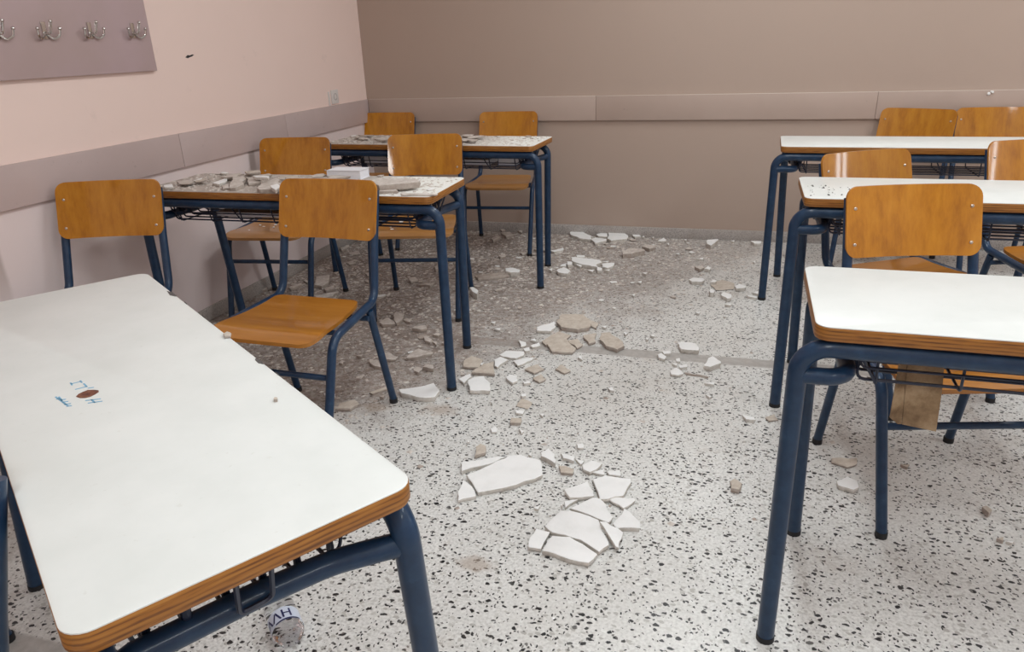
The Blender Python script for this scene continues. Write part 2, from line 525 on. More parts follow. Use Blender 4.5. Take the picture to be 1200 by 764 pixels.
def tabletop_skin(bm):
    a = rounded_rect(.0008, L - .0008, .0008, W - .0008, .0275); b = rounded_rect(.0022, L - .0022, .0022, W - .0022, .0265)
    loft(bm, [[(x, y, ZT - .0022) for x, y in a], [(x, y, ZT - .0007) for x, y in a], [(x, y, ZT) for x, y in b]])


def rail_u(bm, x0, x1, v, lean=(0, 0)):
    k = (ZR - .60) / ZR
    tube(bm, fillet([(x0 + lean[0] * k, v + lean[1] * k, .60), (x0, v, ZR), (x1, v, ZR), (x1 - lean[0] * k, v + lean[1] * k, .60)], .078, 9), R_LEG, 14)


def leg(bm, dx=0.0, dy=0.0):
    k = .602 / ZR
    tube(bm, [(dx * .012, dy * .012, .012), (dx * k, dy * k, .602)], R_LEG, 14)


def foot(bm):
    tube(bm, [(0, 0, 0), (0, 0, .014)], R_LEG + .001, 14)


def bracket(bm, flip):
    ui = .070
    P = [(LX, LV, .652), (ui, LV, .652), (ui + .004, LV + .17, .650), (ui - .003, .29, .650), (LRT + .004, LVT + .004, .653)]
    P = [((L - x) if flip else x, y, z) for x, y, z in P]
    tube(bm, fillet(P, [.046, .0, .15], 7), .0165, 14)


def basket(bm):
    u0, u1, v0, v1, zb = .098, L - .098, .058, .335, .632
    r = .0028
    ztop = ZT - .033
    lines = [(v0 - .010, .690, 0), (v0 - .004, .664, 0)] + [(v0 + .014 + .045 * k, zb, 1) for k in range(6)] + [(v1 + .004, .668, 0)]
    for v, z, low in lines:
        tube(bm, fillet([(u0 - .014, v, ztop), (u0 - .006, v, z), (u1 + .006, v, z), (u1 + .014, v, ztop)], .014, 3), r * (1.15 if low else 1), 6)
        if low:                                            # thickened hooked ends
            for uu, sg in ((u0 - .008, 1), (u1 + .008, -1)):
                tube(bm, [(uu - sg * .002, v, .690), (uu, v + .003, .652), (uu + sg * .012, v + .006, .690)], r * 1.5, 6)
    for k in range(8):
        u = u0 + .02 + (u1 - u0 - .04) * k / 7
        tube(bm, fillet([(u, v0 - .014, ztop), (u + .006, v0 + .006, zb - .005), (u + .006, v1 - .015, zb - .005), (u, v1 + .012, ztop)], .012, 3), r, 6)
        if k % 2 == 0:
            tube(bm, [(u + .006, v0 + .004, zb - .003), (u - .030, v0 - .010, .692)], r, 6)
    # hooks over the side brackets
    for s in (0, 1):
        def X(a): return a if s == 0 else L - a
        tube(bm, fillet([(X(.022), .162, ztop), (X(.050), .166, .655), (X(.052), .206, .655), (X(.022), .203, ztop)], .010, 4), r * 1.25, 6)
        for v in (v0 - .004, v0 + .018):
            ring = [(X(.082) + .014 * math.cos(a), v, ZT - .052 + .014 * math.sin(a)) for a in [k * math.pi / 6 for k in range(13)]]
            tube(bm, ring, r, 6, cap=False)
        tube(bm, fillet([(X(.070), .115, ztop), (X(.070), .115, .664), (X(.110), .115, .660)], .012, 4), .006, 8)


ME = {}
ME['top'] = mesh_of('tabletop', M['ply'], tabletop_core)
ME['skin'] = mesh_of('laminate', M['laminate'], tabletop_skin)
ME['skin_dusty'] = mesh_of('laminate', M['laminate_dusty'], tabletop_skin)
ME['front_rail'] = mesh_of('front_rail', M['blue'], lambda b: rail_u(b, LX, L - LX, LV))
ME['rear_rail'] = mesh_of('rear_rail', M['blue'], lambda b: rail_u(b, LRT, L - LRT, LVT, (LR - LRT, LVR - LVT)))
ME['leg'] = mesh_of('leg', M['blue'], leg)
ME['leg_l'] = mesh_of('leg', M['blue'], lambda b: leg(b, LRT - LR, LVT - LVR))
ME['leg_r'] = mesh_of('leg', M['blue'], lambda b: leg(b, LR - LRT, LVT - LVR))
ME['foot'] = mesh_of('foot_cap', M['rubber'], foot)
ME['br0'] = mesh_of('side_bracket', M['blue'], lambda b: bracket(b, False))
ME['br1'] = mesh_of('side_bracket', M['blue'], lambda b: bracket(b, True))
ME['basket'] = mesh_of('wire_basket', M['wire'], basket)


def make_desk(x, y, th, label, dusty=False):
    r = empty('school_desk', (x, y, 0), th)
    tag(r, label, 'desk', 'school desks in two columns')
    tp = link('tabletop', ME['top'], r)
    sk = link('laminate', ME['skin_dusty' if dusty else 'skin'], tp)
    sk['label'] = 'white laminate surface under plaster dust' if dusty else 'white laminate surface'
    link('front_rail', ME['front_rail'], r); link('rear_rail', ME['rear_rail'], r)
    for u, v, lm_ in ((LX, LV, 'leg'), (L - LX, LV, 'leg'), (LR, LVR, 'leg_l'), (L - LR, LVR, 'leg_r')):
        lg = link('leg', ME[lm_], r, (u, v, 0))
        link('foot_cap', ME['foot'], lg)
    link('side_bracket', ME['br0'], r); link('side_bracket', ME['br1'], r)
    link('wire_basket', ME['basket'], r)
    return r, tp


DESK = {
    'A': (.881, -3.7322, -.5983), 'B': (.2297, -2.4703, .0099), 'C': (.2712, -1.1367, -.0457),
    'D': (2.6315, -3.4792, -.0237), 'E': (2.7008, -2.3353, -.0208), 'F': (2.6891, -1.1677, -.0387)}
DL = {
    'A': ('large clean white desk turned askew in the left foreground, pencil scribbles on it', False),
    'B': ('middle desk of the left column, heaped with broken plaster slabs', True),
    'C': ('rearmost left desk in the corner, strewn with plaster crumbs', True),
    'D': ('clean white desk in the right foreground with cardboard hanging under it', False),
    'E': ('middle desk of the right column with dark specks on its left end', False),
    'F': ('rearmost right desk, clean white top, nearest the back wall', False)}
DOBJ = {}
for k in 'ABCDEF':
    x, y, th = DESK[k]
    DOBJ[k] = make_desk(x, y, th, *DL[k])


# the far front leg of the askew desk is bent outwards a little
for ch in DOBJ['A'][0].children:
    if ch.name.startswith('leg') and ch.location.y < .1 and ch.location.x < .1:
        ch.location.x -= .020; ch.location.y -= .044
        ch.rotation_euler = (-math.atan(.044 / .60), math.atan(.020 / .60), 0)


def on_desk(k, u, v, z=0.0):
    x, y, th = DESK[k]; c, s = math.cos(th), math.sin(th)
    return Vector((x + c * u - s * v, y + s * u + c * v, z))


def desk_uv(k, P):
    x, y, th = DESK[k]; c, s = math.cos(th), math.sin(th); a, b = P.x - x, P.y - y
    return c * a + s * b, -s * a + c * b


# marks on desk A: burnt hole, ballpoint strokes, chipped rear edge
def A_local(px, py):
    u, v = desk_uv('A', ray_at(px, py, ZT)); return Vector((u, v, ZT))


def strokes(bm, segs, wd=.0016):
    for a, b in segs:
        p, q = A_local(*a), A_local(*b); d = (q - p).normalized(); n = Vector((-d.y, d.x, 0)) * wd
        vs = [(p - n), (q - n), (q + n), (p + n)]
        loft(bm, [[v + Vector((0, 0, -.0003)) for v in vs], [v + Vector((0, 0, .0004)) for v in vs]])


topA = DOBJ['A'][1]
bm = bmesh.new()
strokes(bm, [((83, 450), (95, 447)), ((82.6, 448.6), (84.6, 451.5)), ((94, 446), (96, 448.5)), ((88, 456.5), (102, 453)), ((98, 449.5), (102, 453.5)), ((103, 455), (110, 454)),
             ((100, 469.5), (118, 467.5)), ((103, 472.5), (120, 470.2)), ((107, 468.3), (111.5, 472.0)),
             ((65, 465), (80, 476)), ((69, 465), (73, 470)), ((71, 468.5), (77, 468)), ((73, 471.5), (80, 470.5)), ((75, 474), (83, 473)), ((78, 476.3), (84, 475.5)), ((66, 468), (70, 467))], .0013)
o = link('ink_scribble', to_mesh(bm, 'ink_scribble', M['ink'], False), topA); o['kind'] = 'stuff'; o['label'] = 'light blue ballpoint scribbles'
bm = bmesh.new()
ring = [(89, 465), (92, 462), (97, 459.5), (103, 457.2), (110, 457), (115.5, 457.5), (115.8, 459.5), (111, 462.5), (106, 465), (100, 466.5), (94, 466.7)]
loft(bm, [[A_local(*q) + Vector((0, 0, dz)) for q in ring] for dz in (-.0008, .0005)])
o = link('burnt_hole', to_mesh(bm, 'burnt_hole', M['burn'], False), topA); o['label'] = 'brown burnt hole worn into the white surface'
for ring in ([(195.5, 341), (203, 342.5), (209.5, 346), (206, 347.5), (199, 346)], [(238, 369), (242, 371.5), (240.5, 373)], [(300, 419), (307, 424), (309, 427), (302.5, 425.5), (299, 422)], [(324, 435.5), (329, 439), (326, 439.5)], [(217, 353), (220.5, 355.5), (218, 356)]):
    bm = bmesh.new()
    pts = []
    for q in ring:
        v = A_local(*q); v.y = min(v.y, W + .0006); pts.append(v)
    loft(bm, [[q + Vector((0, 0, dz)) for q in pts] for dz in (-.012, .0006)])
    link('edge_chip', to_mesh(bm, 'edge_chip', M['chipdark'], False), topA)

# ------------------------------------------------------------------ chairs
BW, ZB0, ZB1, REC = .39, .622, .823, .059


def back_v(z): return REC * (z - ZB0) / (ZB1 - ZB0)


def side_frame(bm, s):
    P = [(s * .181, back_v(.79) + .020, .79), (s * .183, back_v(.62) + .020, .62), (s * .189, back_v(.62) - .034, .418), (s * .203, -.335, .408), (s * .2165, -.372, .404), (s * .209, -.489, .012)]
    P = [P[0], P[1], P[2], P[3], P[5]]
    P[3] = (s * .2165, -.372, .406)
    tube(bm, fillet(P, [.5, .062, .068], 8), .0145, 12)


def rear_leg(bm, s):
    tube(bm, [(s * .199, -.096, .402), (s * .209, -.009, .012)], .0135, 12)


def ch_foot(bm): tube(bm, [(0, 0, 0), (0, 0, .018)], .0155, 12)


def bar(bm, x, v, z, r=.010): tube(bm, [(-x, v, z), (x, v, z)], r, 10)


def backrest(bm):
    r, n = .034, 14
    out = rounded_rect(-BW / 2, BW / 2, 0, ZB1 - ZB0, r, 6)
    # grid-like strips across the width so that the panel bends
    xs = sorted({round(x, 5) for x, _ in out} | {round(-BW / 2 + BW * k / 16, 5) for k in range(17)})

    def half(x):
        d = BW / 2 - abs(x)
        return 0 if d >= r else r - math.sqrt(max(0, r * r - (r - d) ** 2))
    rows = 5

    def pt(x, k, off):
        e = half(x); h = ZB1 - ZB0; z = ZB0 + e + (h - 2 * e) * k / rows
        bow = .020 * (1 - (x / (BW / 2)) ** 2)
        return (x, back_v(z) + bow + off, z)
    F = [[bm.verts.new(pt(x, k, 0)) for k in range(rows + 1)] for x in xs]
    B = [[bm.verts.new(pt(x, k, .0095)) for k in range(rows + 1)] for x in xs]
    for G in (F, B):
        for i in range(len(xs) - 1):
            for k in range(rows): bm.faces.new((G[i][k], G[i + 1][k], G[i + 1][k + 1], G[i][k + 1]))
    for i in range(len(xs) - 1):
        for k in (0, rows): bm.faces.new((F[i][k], F[i + 1][k], B[i + 1][k], B[i][k]))
    for i in (0, len(xs) - 1):
        for k in range(rows): bm.faces.new((F[i][k], F[i][k + 1], B[i][k + 1], B[i][k]))


def seat(bm):
    v0, v1 = -.100, -.458
    nv, nu = 18, 14

    def halfw(tt):
        hw = .168 + .036 * tt
        d = (1 - tt) * (v0 - v1)
        if d < .055: hw -= .055 - math.sqrt(max(0, .055 ** 2 - (.055 - d) ** 2))
        d = tt * (v0 - v1)
        if d < .025: hw -= .025 - math.sqrt(max(0, .025 ** 2 - (.025 - d) ** 2))
        return hw

    def zz(u, v, tt):
        z = .434 - .006 * math.sin(math.pi * min(1, tt / .75)) - .004 * (1 - (u / .2) ** 2) * math.sin(math.pi * tt)
        if tt > .80: z -= .016 * ((tt - .80) / .20) ** 2
        if tt < .12: z += .004 * ((.12 - tt) / .12)
        return z
    ts = [0, .015, .04, .08] + [.08 + .78 * k / 10 for k in range(1, 11)] + [.90, .94, .965, .985, 1.0]
    G = {}
    for side, off in ((0, 0), (1, -.0125)):
        for i, tt in enumerate(ts):
            hw = halfw(tt); v = v0 + (v1 - v0) * tt
            for j in range(nu + 1):
                u = -hw + 2 * hw * j / nu
                G[side, i, j] = bm.verts.new((u, v, zz(u, v, tt) + off))
    ni = len(ts)
    for side in (0, 1):
        for i in range(ni - 1):
            for j in range(nu): bm.faces.new((G[side, i, j], G[side, i, j + 1], G[side, i + 1, j + 1], G[side, i + 1, j]))
    for i in range(ni - 1):
        for j in (0, nu): bm.faces.new((G[0, i, j], G[0, i + 1, j], G[1, i + 1, j], G[1, i, j]))
    for j in range(nu):
        for i in (0, ni - 1): bm.faces.new((G[0, i, j], G[0, i, j + 1], G[1, i, j + 1], G[1, i, j]))


def rivet(bm):
    Mx = Matrix.Rotation(math.radians(90), 4, 'X')
    lathe(bm, [(.0052, -.001), (.0052, .0008), (.0035, .0026), (0, .0032)], 10, Mx)


CM = {}
for s, nm in ((-1, 'l'), (1, 'r')):
    CM['side' + nm] = mesh_of('side_frame', M['blue'], lambda b: side_frame(b, s))
    CM['rear' + nm] = mesh_of('rear_leg', M['blue'], lambda b: rear_leg(b, s))
CM['foot'] = mesh_of('foot_cap', M['rubber'], ch_foot)
CM['bar_f'] = mesh_of('front_crossbar', M['blue'], lambda b: bar(b, .206, -.404, .285))
CM['bar_r'] = mesh_of('rear_crossbar', M['blue'], lambda b: bar(b, .203, -.112, .378))
CM['bar_s'] = mesh_of('seat_rail', M['blue'], lambda b: bar(b, .205, -.315, .404, .009))
CM['back'] = mesh_of('backrest', M['wood_back'], backrest)
CM['seat'] = mesh_of('seat', M['wood_seat'], seat)
CM['seat_d'] = mesh_of('seat', M['wood_seat_dusty'], seat)
CM['rivet'] = mesh_of('rivet', M['rivet'], rivet)


def make_chair():
    r = empty('school_chair', (0, 0, 0))
    for s, nm in ((-1, 'l'), (1, 'r')):
        f = link('side_frame', CM['side' + nm], r); link('foot_cap', CM['foot'], f, (s * .209, -.489, 0))
        f = link('rear_leg', CM['rear' + nm], r); link('foot_cap', CM['foot'], f, (s * .209, -.009, 0))
    link('front_crossbar', CM['bar_f'], r); link('rear_crossbar', CM['bar_r'], r); link('seat_rail', CM['bar_s'], r)
    b = link('backrest', CM['back'], r)
    for u in (-.168, .168):
        for z in (.762, .660):
            link('rivet', CM['rivet'], b, (u, back_v(z) + .020 * (1 - (u / .195) ** 2) - .0005, z))
    link('seat', CM['seat'], r)
    return r


def left_chair(u, v, du=0.0):
    P = on_desk('A', u, v); return P.x, P.y


CHAIRS = [
    (1.097, -2.572, -.023, 'orange plywood chair with its whole seat in view, between foreground left desk and heaped desk', 0),
    (.252, -2.674, .312, 'leftmost orange chair against the pink wall, only backrest showing above the foreground desk', 0),
    (.268, -1.435, .134, 'left chair behind the plaster-heaped desk, dusty seat, close to the left wall', 1),
    (.952, -1.295, .202, 'right chair behind the plaster-heaped desk, dusty seat, in front of the rear left desk', 1),
    (.175, -.105, .05, 'orange chair in the far corner where the pink and brown walls meet', 1),
    (1.050, -.110, .10, 'orange chair at the back wall behind the right end of the rear left desk', 1),
    (3.003, -2.492, .243, 'large orange chair behind the right foreground desk, four rivets clearly showing', 0),
    (2.989, -1.804, .531, 'twisted orange chair with a bright window glint on its backrest, behind the middle right desk', 0),
    (3.645, -1.469, .30, 'orange chair cut by the right edge of the frame behind the middle right desk', 0),
    (3.446, -.150, -.427, 'left chair of the pair at the back wall behind the rearmost right desk', 0),
    (3.862, -.120, .05, 'right chair of the pair at the back wall behind the rearmost right desk', 0),
]
# two chairs of the row in front, nearly all outside the frame, backs to the askew desk
_th = -.15; _pv = back_v(.79) + .020                       # its right post top stands at (1.636, -4.262)
CHAIRS.append((1.633 - math.cos(_th) * .181 + math.sin(_th) * _pv, -4.262 - math.sin(_th) * .181 - math.cos(_th) * _pv, _th, 'chair at the left frame edge whose blue back post touches the askew desk', 0))
qx, qy = left_chair(-.085, -.095); CHAIRS.append((qx, qy, -.598, 'chair beyond the left frame edge with one black-capped foot showing below the askew desk', 0))
proto = make_chair()
for i, (x, y, th, lab, dusty) in enumerate(CHAIRS):
    o = proto if i == 0 else copy_tree(proto)
    o.location = (x, y, 0); o.rotation_euler = (0, 0, th)
    tag(o, lab, 'chair', 'orange plywood school chairs')
    if dusty:
        for ch in o.children:
            if ch.name.startswith('seat') and not ch.name.startswith('seat_rail'): ch.data = CM['seat_d']

# ------------------------------------------------------------------ plaster rubble
RND = random.Random(7)


def jag(poly, amt, rnd):
    out = []
    n = len(poly)
    for i in range(n):
        a, b = Vector(poly[i]), Vector(poly[(i + 1) % n])
        out.append(a)
        d = b - a
        k = 2 if d.length > .05 else 1
        nrm = Vector((-d.y, d.x))
        for j in range(1, k + 1):
            out.append(a + d * (j / (k + 1)) + nrm * rnd.uniform(-amt, amt))
    return out


def shard_mesh(poly, h, mats, rnd, amt=.05, name='plaster_shard'):
    """plate with a broken rim: face painted, rim and underside raw; local xy, z from 0 to h"""
    c = sum((Vector(q) for q in poly), Vector((0, 0))) / len(poly)
    P = jag([Vector(q) - c for q in poly], amt, rnd)
    sz = max(q.length for q in P)
    e = min(.004, sz * .10)
    bm = bmesh.new()
    r0 = [(q.x * (1 - e / sz * 1.6) , q.y * (1 - e / sz * 1.6), 0) for q in P]
    r1 = [(q.x * (1 + rnd.uniform(-.5, .5) * e / sz), q.y * (1 + rnd.uniform(-.5, .5) * e / sz), h * rnd.uniform(.45, .65)) for q in P]
    r2 = [(q.x * (1 - e / sz * .25), q.y * (1 - e / sz * .25), h - e * .35) for q in P]
    r3 = [(q.x * (1 - e / sz), q.y * (1 - e / sz), h) for q in P]
    loft(bm, [r0, r1, r2, r3], [1, 1, 0], True, True, (1, 0))
    return to_mesh(bm, name, mats, True, 28), c


PM = {'w': [M['p_white'], M['p_edge']], 'b': [M['p_beige'], M['p_grey']], 'd': [M['p_dusty'], M['p_grey']], 'g': [M['p_grey'], M['p_grey']]}
NAME = {'w': 'plaster_shard', 'b': 'plaster_slab', 'd': 'plaster_shard', 'g': 'plaster_lump'}


def shard(ox, oy, sc, pts, kind, h, label=None, group=None, z0=0.0, tilt=(0, 0), amt=.06, lift=0.0):
    """outline as seen in the photograph (crop origin and scale), set on its real supporting plane"""
    poly = []
    for x, y in pts:
        P = ray_at(ox + x / sc, oy + y / sc, z0 + h + lift); poly.append((P.x, P.y))
    me, c = shard_mesh(poly, h, PM[kind], RND, amt)
    o = link(NAME[kind], me, None, (c.x, c.y, z0 + lift))
    o.rotation_euler = (tilt[0], tilt[1], 0)
    tag(o, label, 'plaster piece', group)
    return o


SMALL = []


def batch(ox, oy, sc, rows, group=None, small=None):
    for r in rows:
        kind, h, pts = r[0], r[1], r[2]
        lab = r[3] if len(r) > 3 else None
        kw = r[4] if len(r) > 4 else {}
        if lab: shard(ox, oy, sc, pts, kind, h, lab, None, **kw)
        else:
            o = shard(ox, oy, sc, pts, kind, h, small, group, **kw)
            SMALL.append((o, ox + sum(q[0] for q in pts) / len(pts) / sc, oy + sum(q[1] for q in pts) / len(pts) / sc, 'white' if kind == 'w' else 'dusty'))


# the two broken plates on the clean floor in the foreground
batch(500, 480, 3.82, [
    ('w', .015, [(150, 235), (300, 212), (360, 208), (290, 240), (155, 275)], 'long narrow white plaster strip along the top edge of the left broken plate'),
    ('w', .017, [(178, 290), (290, 243), (372, 203), (425, 200), (510, 225), (520, 290), (400, 335), (228, 370), (198, 320)], 'largest white plaster plate of the left foreground cluster'),
    ('w', .014, [(163, 312), (215, 360), (222, 385), (140, 405), (138, 370)], 'white triangle at the lower left of the left foreground cluster'),
    ('w', .016, [(615, 355), (720, 318), (745, 360), (750, 385), (640, 392)], 'white plaster piece at the upper left of the right foreground cluster'),
    ('w', .017, [(742, 310), (800, 292), (915, 308), (915, 325), (880, 385), (775, 400)], 'white plaster piece at the top of the right foreground cluster'),
    ('w', .012, [(815, 400), (840, 390), (930, 395), (935, 405), (880, 440)], 'thin white wedge under the top piece of the right foreground cluster'),
    ('w', .015, [(885, 440), (955, 500), (955, 530), (850, 530), (832, 510)], 'white triangular piece at the far right of the right foreground cluster'),
    ('w', .016, [(640, 440), (745, 390), (775, 395), (835, 480), (815, 505), (730, 470)], 'white kite-shaped piece in the middle of the right foreground cluster'),
    ('w', .017, [(528, 520), (600, 450), (640, 449), (770, 492), (785, 540), (815, 590), (815, 605), (772, 635), (690, 582), (620, 560), (562, 548)], 'largest white plate in the middle of the right foreground cluster'),
    ('w', .013, [(770, 505), (800, 505), (880, 545), (860, 610), (845, 605), (820, 570)], 'white piece tilted over the largest plate of the right foreground cluster', {'lift': .012, 'tilt': (.06, .10)}),
    ('w', .015, [(490, 530), (553, 545), (512, 623), (455, 615), (455, 590)], 'white piece at the lower left corner of the right foreground cluster'),
    ('w', .017, [(562, 562), (640, 567), (700, 600), (765, 645), (725, 685), (600, 655), (517, 630)], 'white plate along the bottom of the right foreground cluster'),
    ('w', .010, [(615, 410), (680, 400), (620, 440)], 'small white sliver at the left of the kite-shaped piece'),
    ('w', .020, [(510, 190), (545, 172), (575, 200), (575, 240), (512, 206)], 'thick white chunk on the right of the large left plate'),
    ('w', .013, [(600, 195), (665, 210), (660, 230), (610, 215)], 'small white piece right of the thick chunk'),
    ('w', .016, [(695, 245), (740, 225), (785, 240), (765, 262), (730, 278), (700, 265)], 'rounded white piece above the right foreground cluster'),
    ('b', .012, [(590, 250), (620, 250), (660, 265), (655, 285), (600, 280)], 'small brownish chunk between the two foreground clusters'),
    ('b', .016, [(215, 205), (220, 165), (240, 150), (265, 160), (265, 190)], 'beige chunk just above the long white strip'),
    ('b', .014, [(375, 57), (378, 35), (425, 37), (422, 58)], 'brown block far above the left foreground cluster'),
])
G1 = 'small white chips around the foreground clusters'; L1 = 'small white plaster chip near the broken plates on clean terrazzo'
batch(500, 480, 3.82, [('w', .010, q) for q in (
    [(665, 220), (705, 230), (690, 245)], [(740, 280), (795, 265), (795, 290)], [(805, 275), (865, 270), (870, 297), (815, 290)], [(670, 152), (700, 150), (705, 170), (675, 170)],
    [(285, 82), (312, 75), (315, 98), (292, 100)], [(410, 80), (435, 95), (425, 105)], [(480, 530), (490, 522), (488, 535)], [(455, 200), (470, 190), (470, 208)], [(395, 0), (438, 5), (430, 18), (400, 14)],
    [(480, 440), (510, 425), (500, 445)], [(600, 425), (612, 415), (608, 440)], [(180, 135), (192, 140), (182, 148)], [(505, 20), (525, 18), (520, 30)])], G1, L1)

# middle strew under the right end of the heaped desk
batch(520, 330, 5.094, [
    ('w', .020, [(145, 585), (185, 568), (240, 562), (278, 605), (275, 650), (155, 648)], 'thick square white piece beside the foot of the heaped desk'),
    ('w', .013, [(88, 580), (160, 548), (165, 565), (120, 605)], 'white piece touching the thick square piece by the desk foot'),
    ('b', .014, [(120, 470), (165, 440), (235, 465), (215, 510), (115, 505)], 'brown slab left of the white shards by the desk foot'),
    ('b', .016, [(165, 540), (235, 490), (300, 475), (305, 550)], 'brown triangular slab with a white broken rim by the desk foot'),
    ('w', .014, [(300, 465), (340, 445), (385, 465), (320, 510), (303, 500)], 'white shard at the right tip of the brown triangular slab'),
    ('w', .012, [(330, 435), (370, 412), (480, 415), (480, 435), (430, 455), (350, 445)], 'long white shard uppermost of the white trio'),
    ('w', .012, [(415, 470), (535, 450), (530, 465), (440, 500)], 'white shard at the right of the white trio'),
    ('w', .015, [(370, 570), (395, 550), (440, 560), (440, 590), (410, 603)], 'small white block below the white trio'),
    ('w', .018, [(555, 270), (660, 237), (668, 265), (640, 295), (555, 290)], 'white block at the left of the big brown slab'),
    ('b', .022, [(672, 235), (705, 192), (835, 195), (880, 235), (870, 270), (800, 283), (700, 268)], 'big thick brown slab in the middle of the floor'),
    ('b', .014, [(615, 372), (735, 338), (790, 395), (770, 420), (645, 415)], 'flat brown slab in front of the big brown slab'),
    ('b', .012, [(585, 355), (690, 295), (760, 318), (720, 345), (610, 378)], 'flat brown slab left of and below the big brown slab'),
    ('b', .012, [(740, 350), (800, 338), (830, 375), (795, 395)], 'brown fragment at the right of the flat brown slabs'),
    ('b', .011, [(480, 520), (560, 490), (600, 520), (540, 545)], 'thin brown fragment right of the white trio'),
    ('b', .011, [(530, 575), (580, 550), (610, 580), (570, 598)], 'thin brown fragment below the white trio at right'),
    ('b', .010, [(665, 520), (700, 492), (760, 530), (720, 545)], 'lone pale brown fragment on clean terrazzo right of the white trio'),
    ('b', .004, [(430, 740), (470, 695), (530, 720), (500, 762)], 'thin flat brown flake on clean terrazzo above the foreground clusters'),
])
G2 = 'white chips in the middle of the floor'; L2 = 'small white plaster chip strewn in the middle of the floor'
batch(520, 330, 5.094, [('w', .012, q) for q in (
    [(470, 597), (510, 590), (520, 603), (480, 608)], [(445, 348), (490, 360), (490, 380), (460, 385)], [(515, 348), (545, 338), (550, 355)], [(515, 382), (570, 362), (578, 380), (530, 390)],
    [(475, 398), (510, 390), (515, 410), (485, 413)], [(460, 670), (490, 665), (490, 682), (465, 685)], [(280, 715), (292, 712), (290, 728)], [(280, 240), (310, 236), (300, 250)], [(300, 280), (340, 275), (335, 290)], [(210, 490), (240, 482), (230, 500)], [(800, 450), (820, 440), (825, 465)])], G2, L2)
# right of the big brown slab
batch(660, 350, 6, [
    ('b', .020, [(265, 240), (325, 232), (420, 300), (430, 328), (380, 355), (300, 330), (257, 285)], 'wedge-shaped brown slab right of the big brown slab'),
    ('b', .014, [(140, 255), (235, 240), (228, 300), (180, 312)], 'cracked brown fragment between two brown slabs'),
    ('b', .010, [(120, 130), (210, 155), (245, 170), (235, 210), (165, 175)], 'cracked brown fragment behind the big brown slab'),
    ('w', .022, [(803, 310), (830, 298), (930, 312), (960, 345), (955, 362), (830, 352)], 'white block lying across the grey floor strip, left of two'),
    ('w', .024, [(987, 468), (1020, 415), (1050, 400), (1110, 440), (1110, 452), (1035, 478)], 'white pointed block on the grey floor strip, right of two'),
    ('w', .015, [(660, 390), (690, 380), (728, 407), (715, 425), (670, 412)], 'white pebble left of the blocks on the floor strip, lower of two'),
    ('w', .014, [(695, 368), (755, 366), (755, 383), (710, 388)], 'white pebble left of the blocks on the floor strip, upper of two'),
    ('w', .014, [(750, 508), (790, 480), (830, 503), (845, 525), (810, 535), (760, 530)], 'white piece lowest of the small heap near the floor strip'),
    ('g', .008, [(855, 515), (1020, 545), (1020, 552), (855, 523)], 'thin greenish brown splinter by the small heap near the floor strip'),
])
batch(660, 350, 6, [('w', .012, q) for q in (
    [(790, 422), (820, 415), (825, 440), (795, 440)], [(765, 457), (805, 450), (800, 470)], [(815, 468), (870, 460), (875, 478), (820, 486)], [(990, 592), (1065, 585), (1060, 603)],
    [(312, 625), (345, 620), (360, 645), (330, 643)], [(1000, 672), (1045, 685), (1030, 693)], [(425, 232), (455, 240), (440, 256)], [(577, 280), (600, 275), (595, 289)], [(610, 255), (645, 252), (640, 266)],
    [(930, 95), (965, 92), (955, 105)], [(270, 195), (310, 188), (300, 205)], [(1130, 115), (1145, 120), (1135, 130)])], G2, L2)
# pile along the back wall
batch(620, 255, 7.5, [
    ('w', .020, [(357, 130), (390, 107), (470, 120), (550, 160), (543, 190), (440, 178), (365, 148)], 'long white plaster plate nearest the skirting at the back wall'),
    ('w', .018, [(545, 190), (580, 173), (680, 185), (680, 200), (580, 222)], 'white plate joined to the end of the long back wall plate'),
    ('w', .018, [(590, 145), (640, 130), (688, 132), (690, 162), (610, 163)], 'white piece between two plates at the back wall'),
    ('w', .022, [(692, 117), (820, 112), (870, 155), (862, 182), (720, 200), (687, 182), (700, 150)], 'white plate with a grey bare patch at the back wall'),
    ('d', .030, [(820, 295), (890, 265), (1010, 275), (1020, 288), (900, 315), (822, 318)], 'dusty pointed slab right of the back wall pile'),
    ('d', .024, [(990, 250), (1040, 235), (1115, 245), (1110, 258), (1060, 272)], 'dusty slab behind the pointed slab at the back'),
    ('w', .024, [(370, 345), (410, 345), (620, 370), (640, 390), (590, 408), (600, 430), (480, 412), (380, 382)], 'largest white plate of the heap behind the rear left desk leg'),
    ('w', .020, [(643, 400), (750, 395), (745, 418), (690, 440), (640, 428)], 'white piece at the right end of the heap by the rear left desk leg'),
    ('w', .022, [(588, 428), (640, 440), (640, 460), (600, 462)], 'white piece in front of the largest plate in the heap by the desk leg'),
    ('w', .022, [(240, 460), (300, 432), (365, 465), (340, 490), (260, 480)], 'white piece at the left front of the heap by the desk leg'),
    ('w', .022, [(328, 382), (375, 385), (380, 408), (340, 413)], 'white lump at the left back of the heap by the desk leg'),
    ('w', .016, [(412, 326), (490, 330), (490, 344), (420, 344)], 'white piece behind the largest plate in the heap by the desk leg'),
])
G3 = 'chips near the back wall'; L3 = 'small plaster chip among the rubble near the back wall'
batch(620, 255, 7.5, [('w', .016, q) for q in (
    [(285, 410), (330, 397), (330, 423), (272, 424)], [(652, 456), (715, 455), (700, 468)], [(512, 460), (575, 456), (560, 476)], [(172, 452), (205, 442), (200, 468)], [(1132, 203), (1185, 172), (1198, 205)],
    [(905, 150), (960, 138), (985, 160), (930, 168)], [(990, 165), (1015, 158), (1012, 172)], [(1075, 170), (1100, 168), (1092, 180)], [(190, 290), (300, 262), (300, 285), (220, 300)], [(1000, 485), (1040, 478), (1030, 498)],
    [(640, 385), (700, 380), (690, 392)], [(400, 405), (470, 415), (450, 428)])], G3, L3)
